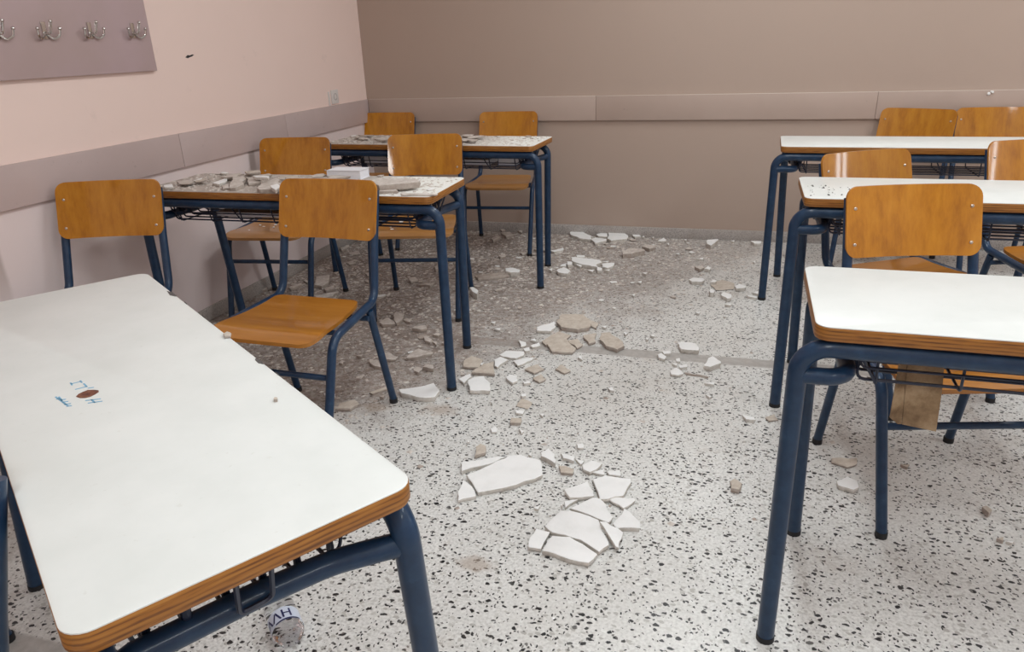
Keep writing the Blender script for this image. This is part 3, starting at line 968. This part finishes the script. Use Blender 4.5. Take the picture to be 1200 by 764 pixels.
batch(740, 265, 7.5, [
    ('w', .030, [(657, 130), (672, 117), (765, 113), (742, 135), (697, 170), (662, 150)], 'white plaster lump standing by the skirting right of the back wall pile'),
    ('w', .022, [(503, 465), (540, 450), (630, 455), (645, 472), (620, 486), (532, 484)], 'oval white piece on the dusty floor left of the rear right desk'),
    ('w', .022, [(640, 370), (672, 349), (700, 365), (690, 380)], 'white lump behind the oval white piece'),
    ('w', .022, [(692, 488), (720, 467), (750, 475), (740, 490)], 'white lump right of the oval white piece'),
    ('w', .028, [(682, 563), (700, 547), (735, 565), (725, 583), (692, 582)], 'white cube-like lump in front of the tan slab near the rear right desk'),
    ('w', .022, [(907, 528), (950, 507), (1008, 525), (1000, 540), (920, 545)], 'white piece at the right of the tan slab near the rear right desk'),
    ('w', .022, [(782, 598), (810, 577), (880, 600), (873, 630), (842, 634)], 'white piece below the tan slab near the rear right desk'),
    ('w', .022, [(1047, 127), (1140, 130), (1140, 148), (1080, 151)], 'white piece at the skirting behind the rear right desk leg'),
    ('b', .006, [(690, 505), (800, 470), (905, 500), (900, 550), (740, 560)], 'flat tan slab on the dusty floor left of the rear right desk'),
    ('d', .020, [(552, 352), (625, 345), (640, 362), (600, 378)], 'dusty flat piece left of the white lump'),
])
batch(740, 265, 7.5, [('w', .014, q) for q in (
    [(232, 127), (285, 102), (310, 123), (262, 133)], [(572, 285), (640, 275), (630, 290)], [(1012, 602), (1110, 620), (1100, 630), (1022, 614)], [(1062, 582), (1115, 567), (1115, 595)], [(462, 118), (485, 112), (480, 126)],
    [(312, 150), (330, 148), (326, 166)], [(390, 240), (425, 236), (415, 250)], [(870, 126), (908, 122), (900, 136)], [(95, 408), (140, 402), (130, 420)], [(50, 488), (90, 480), (80, 500)], [(820, 685), (880, 680), (870, 695)], [(1065, 310), (1090, 305), (1085, 322)], [(0, 600), (30, 596), (20, 615)])], G3, L3)
# left dust field, in front of and under the heaped desk
batch(380, 350, 5.875, [
    ('w', .022, [(512, 622), (620, 610), (755, 578), (795, 633), (760, 675), (700, 680), (530, 648)], 'large white shard by the rear foot of the chair with the whole seat in view'),
    ('b', .010, [(310, 643), (450, 600), (460, 612), (330, 653)], 'long brown splinter left of the chair foot'),
    ('d', .016, [(562, 405), (590, 375), (650, 340), (750, 365), (745, 378), (590, 407)], 'pale flat shard between chair and desk leg, largest there'),
    ('d', .016, [(307, 425), (330, 420), (410, 450), (420, 475), (340, 460)], 'pale shard behind the chair rear leg, lower of two'),
    ('d', .014, [(377, 390), (440, 365), (505, 400), (490, 418), (390, 413)], 'pale shard behind the chair rear leg, upper of two'),
    ('d', .018, [(377, 160), (430, 127), (480, 150), (490, 170), (400, 178)], 'pale triangular shard beside the chair seat corner'),
    ('d', .018, [(487, 92), (550, 97), (545, 130), (495, 168), (480, 150)], 'pale upright shard right of the chair seat corner'),
    ('d', .020, [(600, 200), (620, 186), (700, 183), (708, 203), (660, 210)], 'small thick shard in the dust between chair and desk leg'),
    ('d', .018, [(677, 468), (700, 446), (750, 456), (753, 482)], 'small square shard left of the heaped desk front foot'),
    ('d', .016, [(682, 260), (700, 252), (740, 277), (728, 298), (690, 285)], 'oval shard left of the heaped desk front leg'),
    ('b', .016, [(102, 715), (210, 692), (238, 720), (180, 755), (82, 752)], 'brown slab at the foreground desk rear edge under the chair'),
])
G4 = 'dusty chips on the left floor'; L4 = 'small dusty plaster chip on the grey dust under the left desks'
batch(380, 350, 5.875, [('d', .013, q) for q in (
    [(542, 145), (560, 132), (600, 142), (590, 158)], [(742, 292), (775, 296), (770, 318)], [(745, 245), (775, 231), (805, 240), (780, 253)], [(807, 302), (840, 287), (840, 318)], [(620, 495), (660, 490), (650, 508)], [(220, 390), (265, 383), (255, 398)], [(100, 440), (130, 428), (125, 448)], [(380, 670), (415, 662), (405, 682)])], G4, L4)
batch(240, 280, 6, [
    ('d', .022, [(782, 262), (880, 250), (868, 308), (820, 330), (772, 320)], 'large pale slab on the floor under the left dusty chair'),
    ('d', .018, [(832, 345), (910, 327), (915, 348), (850, 360)], 'pale slab right of the front leg of the left dusty chair'),
    ('d', .018, [(772, 397), (940, 367), (900, 398), (790, 425)], 'long pale slab in front of the left dusty chair leg'),
    ('d', .016, [(592, 335), (680, 307), (680, 323), (600, 348)], 'pale shard left of the front leg of the left dusty chair'),
    ('d', .016, [(372, 347), (445, 332), (440, 353), (382, 358)], 'pale shard near the left skirting under the heaped desk'),
    ('d', .016, [(952, 62), (1015, 37), (1015, 53), (962, 78)], 'pale shard by the rear left desk leg'),
])
batch(240, 280, 6, [('d', .013, q) for q in ([(692, 290), (720, 274), (720, 308)], [(1007, 96), (1080, 82), (1090, 104), (1022, 107)], [(992, 166), (1030, 152), (1060, 165), (1022, 179)], [(1020, 250), (1070, 238), (1060, 258)], [(900, 235), (940, 228), (925, 248)], [(1125, 240), (1155, 235), (1150, 262)], [(1120, 290), (1150, 286), (1150, 305)])], G4, L4)
batch(530, 180, 5.877, [
    ('d', .018, [(327, 520), (430, 502), (440, 506), (342, 528)], 'long pale shard under the chair at the back wall'),
    ('d', .018, [(332, 541), (400, 537), (423, 560), (372, 573)], 'pale shard below the long shard under the back wall chair'),
    ('d', .018, [(267, 584), (310, 557), (333, 575), (282, 598)], 'pale shard left below the long shard under the back wall chair'),
])
batch(530, 180, 5.877, [('d', .015, q) for q in ([(442, 527), (480, 526), (478, 543)], [(317, 700), (365, 687), (368, 703), (332, 713)], [(462, 680), (500, 672), (518, 684), (482, 693)], [(600, 655), (660, 650), (640, 668)], [(560, 655), (590, 650), (585, 668)])], G3, L3)
batch(440, 260, 7.5, [
    ('w', .030, [(1142, 405), (1200, 400), (1270, 418), (1265, 440), (1190, 442), (1145, 430)], 'pale roll-shaped lump behind the heaped desk legs'),
    ('w', .034, [(825, 575), (860, 570), (905, 605), (895, 632), (850, 610)], 'white chunk leaning by the heaped desk rear leg'),
    ('d', .020, [(512, 392), (550, 382), (570, 400), (530, 418)], 'pale shard under the right dusty chair'),
    ('d', .018, [(290, 492), (350, 482), (378, 510), (312, 523)], 'pale shard between the front legs of the right dusty chair'),
    ('d', .018, [(352, 542), (420, 546), (520, 532), (480, 558)], 'long pale shard in front of the right dusty chair'),
    ('g', .016, [(870, 470), (1150, 440), (1180, 470), (900, 500)], 'long grey slab edge behind the heaped desk rear leg'),
])
# right-hand floor
batch(740, 500, 2.609, [
    ('w', .018, [(627, 165), (660, 150), (690, 165), (695, 185), (680, 192), (632, 178)], 'white pointed shard on the floor under the right foreground desk'),
    ('b', .009, [(612, 95), (690, 95), (690, 113), (660, 123), (612, 107)], 'grey flat flake behind the white shard under the right foreground desk'),
    ('b', .018, [(302, 165), (315, 156), (338, 173), (330, 192), (304, 187)], 'tan lump on clean terrazzo left of the right foreground desk leg'),
    ('b', .018, [(1072, 244), (1085, 240), (1103, 254), (1093, 264)], 'tan lump on the pinkish floor at the right'),
    ('b', .010, [(822, 115), (850, 115), (845, 124)], 'small tan chip on the pinkish floor under the right foreground chair'),
    ('w', .010, [(1145, 350), (1170, 350), (1165, 356)], 'small white sliver at the right edge of the floor'),
    ('b', .012, [(1117, 340), (1138, 336), (1138, 349)], 'small tan chip beside the white sliver at the right edge'),
])
batch(860, 380, 2.938, [
    ('w', .014, [(27, 310), (70, 320), (75, 328), (42, 326)], 'white sliver on the floor left of the middle right desk leg'),
    ('b', .007, [(107, 320), (140, 308), (153, 328), (122, 332)], 'grey flake behind the right foreground desk legs'),
])
MARKS = [(557, 549, 'long narrow white strip'), (597, 556, 'largest left foreground plate'), (676, 620, 'largest right foreground plate'), (715, 569, 'right foreground cluster top'),
         (643, 534, 'thick white foreground chunk'), (692, 545, 'rounded white foreground piece'), (611, 495, 'brown foreground block'), (561, 450, 'thick square white piece'),
         (600, 416, 'long white trio shard'), (671, 377, 'big thick brown slab'), (637, 383, 'white block beside the big slab'), (717, 399, 'wedge-shaped brown slab'),
         (807, 405, 'left block on the floor strip'), (835, 424, 'right block on the floor strip'), (686, 276, 'long back wall plate'), (723, 276, 'bare-patched back wall plate'),
         (687, 305, 'largest plate in the heap'), (742, 294, 'dusty pointed slab'), (834, 284, 'standing skirting lump'), (816, 327, 'oval white piece'), (846, 333, 'flat tan slab'),
         (892, 352, 'rear right desk front foot'), (490, 457, 'large white shard at the chair foot'), (493, 414, 'pale flat shard by the desk leg'), (460, 373, 'pale seat corner shards'),
         (531, 456, 'heaped desk front foot'), (379, 328, 'large pale slab under the dusty chair'), (412, 345, 'long pale slab by the chair leg'), (595, 272, 'long pale back wall chair shard'),
         (603, 316, 'roll-shaped lump'), (634, 333, 'rear left desk front foot'), (584, 459, 'small block below the white trio')]
_by = {}
for o, px, py, col_ in SMALL:
    dist, mk = min(((px - a) ** 2 + (py - b) ** 2, i) for i, (a, b, _) in enumerate(MARKS))
    a, b, nm = MARKS[mk]; dx, dy = px - a, py - b
    dr = ('right of' if dx > 0 else 'left of') if abs(dx) > abs(dy) * 1.3 else ('below' if dy > 0 else 'above')
    _by.setdefault((mk, dr, col_), []).append((dist, o, nm))
for (mk, dr, col_), lst in _by.items():
    lst.sort(key=lambda q: q[0])
    for i, (_, o, nm) in enumerate(lst):
        rank = ('', ', nearest', ', second nearest', ', third nearest', ', fourth nearest', ', fifth nearest', ', sixth nearest', ', seventh nearest', ', eighth nearest')[0 if len(lst) == 1 else i + 1]
        o['label'] = 'small %s plaster chip %s the %s%s' % (col_, dr, nm, rank)

# crumb and pebbles on desk A
for i, (pts, k, lab) in enumerate((([(361, 466), (363, 464), (366, 465), (365.5, 467.5), (362, 467.5)], 'b', 'tiny tan crumb'),)):
    pass
shard(0, 0, 1, [(320.5, 466.5), (322, 465), (325, 465.5), (324.8, 468), (321, 468)], 'b', .005, 'tiny tan crumb lying on the clean foreground left desk', None, ZT)
shard(0, 0, 1, [(261, 391), (266, 388), (271, 390), (270, 393), (263, 393.5)], 'b', .006, 'pale crumb on the rear edge of the foreground left desk', None, ZT)

# slabs heaped on desk B
batch(190, 190, 7.5, [
    ('d', .018, [(590, 212), (622, 132), (720, 132), (720, 188), (640, 212)], 'big tilted grey plaster slab on the heaped desk', {'z0': ZT, 'tilt': (.05, .0)}),
    ('d', .016, [(730, 132), (860, 147), (868, 170), (760, 183)], 'plaster slab right of the tilted slab on the heaped desk', {'z0': ZT}),
    ('w', .012, [(802, 108), (945, 128), (930, 142), (815, 128)], 'white-faced slab propped up above the others on the heaped desk', {'z0': ZT, 'lift': .022, 'tilt': (.0, -.06)}),
    ('b', .012, [(722, 80), (862, 67), (860, 85), (740, 93)], 'brown slab at the rear of the heaped desk', {'z0': ZT, 'lift': .006}),
    ('d', .016, [(835, 222), (1000, 135), (1060, 190), (1045, 232), (855, 238)], 'broad cracked slab half hidden behind a chair back on the heaped desk', {'z0': ZT}),
    ('w', .012, [(440, 180), (560, 137), (570, 158), (500, 192)], 'pale slab left of the tilted slab on the heaped desk', {'z0': ZT}),
    ('w', .014, [(12, 200), (90, 190), (92, 216), (22, 218)], 'pale shard at the left end of the heaped desk', {'z0': ZT}),
    ('w', .012, [(272, 160), (350, 138), (342, 162)], 'pale shard left of centre on the heaped desk', {'z0': ZT}),
    ('w', .014, [(950, 205), (1010, 188), (1040, 215), (1000, 245)], 'white shard at the front edge of the heaped desk', {'z0': ZT, 'lift': .016}),
    ('d', .012, [(520, 205), (590, 195), (600, 220), (530, 225)], 'pale shard at the front left of the tilted slab on the heaped desk', {'z0': ZT}),
])
batch(420, 190, 8.571, [
    ('d', .022, [(100, 200), (190, 165), (580, 165), (620, 195), (400, 215), (205, 232)], 'long thick slab lying across the right half of the heaped desk', {'z0': ZT, 'lift': .010}),
    ('w', .010, [(395, 245), (620, 213), (622, 232), (400, 266)], 'long white strip in front of the thick slab on the heaped desk', {'z0': ZT}),
    ('d', .012, [(150, 270), (380, 262), (400, 285), (160, 293)], 'flat slab in front of the thick slab on the heaped desk', {'z0': ZT}),
    ('d', .005, [(420, 310), (800, 315), (790, 326), (430, 328)], 'thin long flake at the right front of the heaped desk', {'z0': ZT}),
    ('w', .012, [(605, 168), (625, 168), (622, 215), (603, 215)], 'small upright white piece at the end of the thick slab', {'z0': ZT, 'lift': .004}),
])

# loose chips: shared meshes, one object each
CH = {}
for k in 'wdgb':
    CH[k] = []
    for i in range(7):
        n = RND.randint(4, 6); a0 = RND.random() * 6
        poly = [((RND.uniform(.7, 1.1)) * math.cos(a0 + 2 * math.pi * j / n), RND.uniform(.5, .9) * math.sin(a0 + 2 * math.pi * j / n)) for j in range(n)]
        poly = [(x * .02, y * .02) for x, y in poly]
        CH[k].append(shard_mesh(poly, .011, PM[k], RND, .10, 'plaster_chip')[0])


def chip(x, y, z, kind, s, label, group):
    o = link('plaster_chip', RND.choice(CH[kind]), None, (x, y, z))
    o.rotation_euler = (RND.uniform(-.08, .08), RND.uniform(-.08, .08), RND.uniform(0, 6.28))
    o.scale = (s, s, min(s, 1.1) * RND.uniform(.35, .8))
    tag(o, label, 'plaster chip', group)


def dustiness(x, y): return -.84 * (x - 1.10) + .54 * (y + 2.80)


n = 0
while n < 200:
    x, y = RND.uniform(.06, 3.1), RND.uniform(-2.9, -.04)
    d_ = dustiness(x, y)
    if RND.random() > max(0.0, min(1.0, .25 + d_ * .9)): continue
    chip(x, y, .0, RND.choice('dddddwwg'), RND.choice((.35, .4, .5, .6, .6, .8, 1.0, 1.5)), 'one of many loose plaster chips scattered in the floor dust', 'loose chips in the floor dust')
    n += 1
for k, cnt in (('B', 32), ('C', 24)):
    for i in range(cnt):
        u = L * RND.random() ** 1.35 * .97 + .015; v = RND.uniform(.02, W - .02)
        P = on_desk(k, u, v, ZT)
        chip(P.x, P.y, ZT, RND.choice('dddbw') , RND.choice((.35, .5, .7, .9, 1.2)), 'loose plaster chip on the heaped middle left desk' if k == 'B' else 'loose plaster chip on the desk in the far left corner',
             'loose chips on the heaped desk' if k == 'B' else 'loose chips on the corner desk')
for k, cnt, u1_ in (('B', 12, .75), ('C', 16, .95)):
    for i in range(cnt):
        u = .06 + (u1_ - .06) * RND.random(); v = RND.uniform(.08, W - .06)
        P = on_desk(k, u, v, ZT + RND.choice((0, .006, .010)))
        chip(P.x, P.y, P.z, RND.choice('ddb'), RND.uniform(1.6, 3.0), 'palm-sized plaster fragment on the heaped middle left desk' if k == 'B' else 'palm-sized plaster fragment on the desk in the far left corner',
             'larger fragments on the heaped desk' if k == 'B' else 'larger fragments on the corner desk')
for k, c in (('dusty seat left', CHAIRS[2]), ('dusty seat right', CHAIRS[3])):
    for i in range(6):
        cs, sn = math.cos(c[2]), math.sin(c[2]); u, v = RND.uniform(-.13, .13), RND.uniform(-.42, -.2)
        chip(c[0] + cs * u - sn * v, c[1] + sn * u + cs * v, .428, 'w', RND.choice((.3, .4, .5, .7)), 'white plaster chip on the seat of the ' + ('left' if 'left' in k else 'right') + ' dusty chair', 'chips on the ' + k)


# crumbs too small to count
def crumbs(name, pts, parent_label, m_):
    verts, faces = [], []
    for x, y, z, s in pts:
        b = len(verts); a = RND.uniform(0, 6.28)
        for j in range(4): verts.append((x + s * RND.uniform(.6, 1.2) * math.cos(a + j * 1.57), y + s * RND.uniform(.6, 1.2) * math.sin(a + j * 1.57), z))
        verts.append((x + s * RND.uniform(-.3, .3), y + s * RND.uniform(-.3, .3), z + min(s, .005) * RND.uniform(.5, 1.0)))
        faces += [(b, b + 1, b + 4), (b + 1, b + 2, b + 4), (b + 2, b + 3, b + 4), (b + 3, b, b + 4), (b + 3, b + 2, b + 1, b)]
    me = bpy.data.meshes.new(name); me.from_pydata(verts, [], faces); me.materials.append(m_)
    o = link(name, me); tag(o, parent_label, 'crumbs', None, 'stuff')


pts = []; pts2 = []
while len(pts) < 5600:
    x, y = RND.uniform(.03, 3.6), RND.uniform(-3.2, -.03); d_ = dustiness(x, y)
    if RND.random() > max(.02, min(1, .3 + d_ * .9)): continue
    (pts if RND.random() < .75 else pts2).append((x, y, 0, RND.choice((.002, .003, .003, .004, .005, .007, .010, .013))))
crumbs('plaster_crumbs', pts, 'pale plaster crumbs sprinkled over the dusty floor', M['p_dusty'])
crumbs('dust_crumbs', pts2, 'grey-brown crumbs sprinkled over the dusty floor', M['p_grey'])
pts = []
while len(pts) < 1500:
    x, y = RND.uniform(.03, 3.0), RND.uniform(-3.0, -.03); d_ = dustiness(x, y)
    if RND.random() > max(.0, min(1, .15 + d_ * .8)): continue
    pts.append((x, y, 0, RND.choice((.005, .006, .007, .009, .011, .014))))
crumbs('plaster_flakes', pts, 'small flat plaster flakes strewn through the floor dust', M['p_edge'])
pts = []
for i in range(260):
    x, y = RND.uniform(1.2, 5), RND.uniform(-4, -.5); pts.append((x, y, 0, RND.choice((.002, .003, .004))))
crumbs('plaster_grit', pts, 'sparse white grit on the clean terrazzo', M['p_white'])
for k, cnt in (('B', 1000), ('C', 1000)):
    pts = []
    for i in range(cnt):
        P = on_desk(k, L * RND.random() ** 1.2 * .98 + .01, RND.uniform(.01, W - .01)); pts.append((P.x, P.y, ZT, RND.choice((.002, .003, .005, .008, .012))))
    crumbs('desk_crumbs', pts, 'plaster crumbs covering the heaped middle left desk' if k == 'B' else 'plaster crumbs covering the far corner desk', M['p_dusty'])
pts = []
for i in range(70):
    P = on_desk('E', RND.random() ** 1.5 * .30 + .02, RND.uniform(.01, .22)); pts.append((P.x, P.y, ZT, RND.choice((.002, .003, .005))))
crumbs('desk_specks', pts, 'dark specks on the left end of the middle right desk', M['chipdark'])

# ------------------------------------------------------------------ coat rack, socket, screw holes
rk = empty('coat_rack', (.0012, -2.8, 1.19)); tag(rk, 'mauve painted board with chrome coat hooks high on the pink wall', 'coat rack')
bm = bmesh.new(); box(bm, 0, .02, -.85, .806, 0, .335, 0, .002); link('board', to_mesh(bm, 'board', M['rack'], True), rk)


def hook(bm):
    box(bm, .020, .024, -.010, .010, -.030, .030, 0, .0015)
    tube(bm, fillet([(.022, 0, -.010), (.050, 0, -.020), (.062, 0, .034)], .016, 5), [.0055] * 6 + [.0045, .004], 8) if False else tube(bm, fillet([(.022, 0, -.008), (.048, 0, -.014), (.060, 0, .030)], .016, 5), .0050, 8)
    for s in (-1, 1):
        tube(bm, fillet([(.024, s * .004, -.012), (.030, s * .026, -.032), (.040, s * .046, -.018), (.044, s * .048, .006)], .014, 4), .0046, 8)
    for q in ((.060, 0, .030), (.044, .048, .006), (.044, -.048, .006)):
        bmesh.ops.create_uvsphere(bm, u_segments=8, v_segments=6, radius=.0066, matrix=Matrix.Translation(q))


hm = mesh_of('coat_hook', M['chrome'], hook)
for y in (-2.092, -2.318, -2.528, -2.722, -2.93, -3.14):
    link('coat_hook', hm, rk, (0, y + 2.8, .162), None)

so = empty('wall_socket', (0, -.449, .962)); tag(so, 'small white wall socket just above the rail near the corner', 'socket')
bm = bmesh.new(); box(bm, 0, .009, -.042, .042, -.042, .042, 0, .003); link('face_plate', to_mesh(bm, 'face_plate', M['socket'], True), so)
bm = bmesh.new(); lathe(bm, [(.021, .0092), (.021, .0102), (.018, .0102), (.017, .006), (0, .006)], 18, Matrix.Rotation(math.radians(90), 4, 'Y')); link('socket_well', to_mesh(bm, 'socket_well', M['greybook'], True), so)
bm = bmesh.new()
for q in (-.0095, .0095): lathe(bm, [(0, .0064), (.0028, .0063), (.0028, .006)], 8, Matrix.Translation((0, q, 0)) @ Matrix.Rotation(math.radians(90), 4, 'Y'))
link('pin_hole', to_mesh(bm, 'pin_hole', M['dark_hole'], False), so)
# conduit strip left of the socket
bm = bmesh.new(); box(bm, 0, .008, -.012, .0, -.050, .036, 0, .002)
o = link('conduit_strip', to_mesh(bm, 'conduit_strip', M['socket'], True), None, (0, -.515, .962)); tag(o, 'short white conduit strip left of the wall socket', 'conduit')
# dent in the pink wall
bm = bmesh.new()
ring = [(-.030, -.004), (-.012, .006), (.004, .004), (.020, .008), (.034, .006), (.018, -.001), (.0, -.004), (-.014, -.008)]
loft(bm, [[(x_, a, b) for a, b in ring] for x_ in (-.002, .0006)])
o = link('wall_gouge', to_mesh(bm, 'wall_gouge', M['dark_hole'], False), None, (0, -1.744, 1.242)); tag(o, 'small dark gouge in the pink wall right of the coat rack', 'gouge')
# plaster blob on the back rail
bm = bmesh.new()
for q, r_ in (((0, 0, 0), .010), ((.018, 0, .008), .008), ((.009, -.004, .012), .005)): bmesh.ops.create_icosphere(bm, subdivisions=1, radius=r_, matrix=Matrix.Translation(q))
o = link('plaster_blob', to_mesh(bm, 'plaster_blob', M['p_white'], True), None, (3.82, -.022, .893)); tag(o, 'white plaster blob stuck on the rail above the rear right chairs', 'plaster blob')
# drill holes in the back rail
for i, (x, z) in enumerate(((.62, .85), (1.14, .845), (1.34, .855), (3.2, .84))):
    bm = bmesh.new(); lathe(bm, [(0, .0008), (.006, .0006), (.006, -.004)], 8, Matrix.Rotation(math.radians(90), 4, 'X'))
    o = link('screw_hole', to_mesh(bm, 'screw_hole', M['dark_hole'], False), None, (x, -.0182, z)); tag(o, 'small dark screw hole in the brown rail on the back wall', 'hole', 'screw holes in the back rail')

# ------------------------------------------------------------------ things in and under the desks
def book(name, k, u, v, z, lx, ly, lz, cover, label, rot=0.0, cat='book'):
    P = on_desk(k, u, v, z)
    r = empty(name, P, DESK[k][2] + rot); tag(r, label, cat)
    bm = bmesh.new(); box(bm, -lx / 2, lx / 2, -ly / 2, ly / 2, 0, .0015); box(bm, -lx / 2, lx / 2, -ly / 2, ly / 2, lz - .0015, lz); box(bm, -lx / 2, -lx / 2 + .002, -ly / 2, ly / 2, .0015, lz - .0015)
    link('cover', to_mesh(bm, 'cover', cover, False), r)
    bm = bmesh.new(); box(bm, -lx / 2 + .002, lx / 2 - .003, -ly / 2 + .003, ly / 2 - .003, .0016, lz - .0016); link('pages', to_mesh(bm, 'pages', M['paper'], False), r)
    return r


book('paper_pile', 'B', .745, .338, ZT, .15, .085, .036, M['paper'], 'white paper pile on the rear edge of the heaped desk, between its two chairs', 0, 'paper')
ZBK = .6435
book('blue_book', 'C', 1.06, .20, ZBK, .10, .20, .045, M['bluebook'], 'blue book at the right end of the rear left desk basket')
book('notebook', 'C', .86, .20, ZBK, .20, .22, .030, M['greybook'], 'grey notebook in the middle of the rear left desk basket')
book('notebook', 'C', .33, .20, ZBK, .24, .22, .040, M['greybook'], 'grey notebook at the left of the rear left desk basket')
book('notebook', 'B', .42, .20, ZBK, .30, .22, .018, M['greybook'], 'grey notebook lying in the basket of the heaped desk')

# cardboard flap hanging from desk D's basket
def D_at(px, py, v):
    """where the line of sight meets the upright plane v of desk D"""
    x, y, th = DESK['D']; c, s = math.cos(th), math.sin(th)
    d = _R * ((px - 600) / FPX) + _D * ((py - 382) / FPX) + _F
    nrm = Vector((-s, c, 0)); o_ = on_desk('D', 0, v)
    t_ = (o_ - Vector((CX, CY, CZ))).dot(nrm) / d.dot(nrm)
    return Vector((CX, CY, CZ)) + d * t_


cb = empty('cardboard_sheet', on_desk('D', .36, .10, .50), DESK['D'][2]); tag(cb, 'torn brown cardboard flap hanging from the basket under the right foreground desk', 'cardboard')
inv = (Matrix.Translation(cb.location) @ Matrix.Rotation(DESK['D'][2], 4, 'Z')).inverted()


def panel(bm, px, v, bow):
    q = [inv @ D_at(*a, v) for a in px]
    n = Vector((0, .004, 0))
    a = [p_ + Vector((0, bw, 0)) for p_, bw in zip(q, bow)]
    loft(bm, [a, [p_ + n for p_ in a]])


bm = bmesh.new(); panel(bm, [(1064, 418), (1107, 424), (1104.5, 455), (1097.5, 507), (1079, 503), (1057.5, 498.5), (1060.5, 460)], .088, (0, 0, 0, .004, .004, .004, 0)); link('wide_flap', to_mesh(bm, 'wide_flap', M['cardboard'], False), cb)
bm = bmesh.new(); panel(bm, [(1053, 418), (1063.5, 418), (1060, 460), (1057, 498), (1052, 497), (1041.5, 486), (1047, 455)], .088, (-.012, 0, 0, .004, 0, -.012, -.012)); link('narrow_flap', to_mesh(bm, 'narrow_flap', M['cardboard'], False), cb)

# clear water bottle on the floor under desk A
P0 = ray_at(340, 745, .034)
BR_ = .0355
bt = empty('water_bottle', (P0.x, P0.y, .031)); tag(bt, 'clear plastic water bottle lying on the floor under the askew foreground desk', 'bottle')
dirn = Vector((P0.x - CX, P0.y - CY, 0)).normalized()         # from base towards neck
dirn = Matrix.Rotation(.12, 3, 'Z') @ dirn
_up = Vector((0, 0, 1)); _xx = _up.cross(dirn)
bt.rotation_euler = Matrix((_xx, _up, dirn)).transposed().to_euler()
bm = bmesh.new()
lathe(bm, [(0, .010), (.012, .006), (.024, 0), (.031, .004), (.0345, .012), (BR_, .04), (.0335, .05), (BR_, .06), (BR_, .10), (.033, .12), (.024, .15), (.0135, .165), (.0135, .185)], 28)
link('bottle_body', to_mesh(bm, 'bottle_body', M['pet'], True), bt)
bm = bmesh.new(); tube(bm, [(0, 0, .178), (0, 0, .196)], .0155, 18); link('cap', to_mesh(bm, 'cap', M['bluebook'], True), bt)
# label band and its letters wrapped round the body
bm = bmesh.new()
ang0, ang1, r_ = -.5, 3.6, .0362
ns = 22
va = [[bm.verts.new((r_ * math.cos(ang0 + (ang1 - ang0) * k / ns), r_ * math.sin(ang0 + (ang1 - ang0) * k / ns), z_)) for k in range(ns + 1)] for z_ in (.018, .062)]
for k in range(ns): bm.faces.new((va[0][k], va[0][k + 1], va[1][k + 1], va[1][k]))
bm2 = bmesh.new()
vb = [[bm2.verts.new(((r_ + .0004) * math.cos(.9 + 1.6 * k / ns), (r_ + .0004) * math.sin(.9 + 1.6 * k / ns), z_)) for k in range(ns + 1)] for z_ in (.018, .0225)]
for k in range(ns): bm2.faces.new((vb[0][k], vb[0][k + 1], vb[1][k + 1], vb[1][k]))
link('label_stripe', to_mesh(bm2, 'label_stripe', M['bottle_ink'], True), bt)
lb = link('bottle_label', to_mesh(bm, 'bottle_label', M['bottle_label'], True), bt)
fc = bpy.data.curves.new('letters', 'FONT'); fc.body = '\u0391\u039b\u0397'; fc.size = .034; fc.offset = .0006; fc.resolution_u = 3
fo = bpy.data.objects.new('letters', fc); COL.objects.link(fo)
bpy.context.view_layer.update()
tm = bpy.data.meshes.new_from_object(fo.evaluated_get(bpy.context.evaluated_depsgraph_get()))
bpy.data.objects.remove(fo)
bm = bmesh.new(); bm.from_mesh(tm)
bmesh.ops.subdivide_edges(bm, edges=[e for e in bm.edges if e.calc_length() > .006], cuts=2)
LET0 = .10
for v_ in bm.verts:
    a = LET0 + v_.co.x / r_; zz_ = .028 + v_.co.y
    v_.co = Vector(((r_ + .0005) * math.cos(a), (r_ + .0005) * math.sin(a), zz_))
link('label_lettering', to_mesh(bm, 'label_lettering', M['bottle_ink'], False), lb)
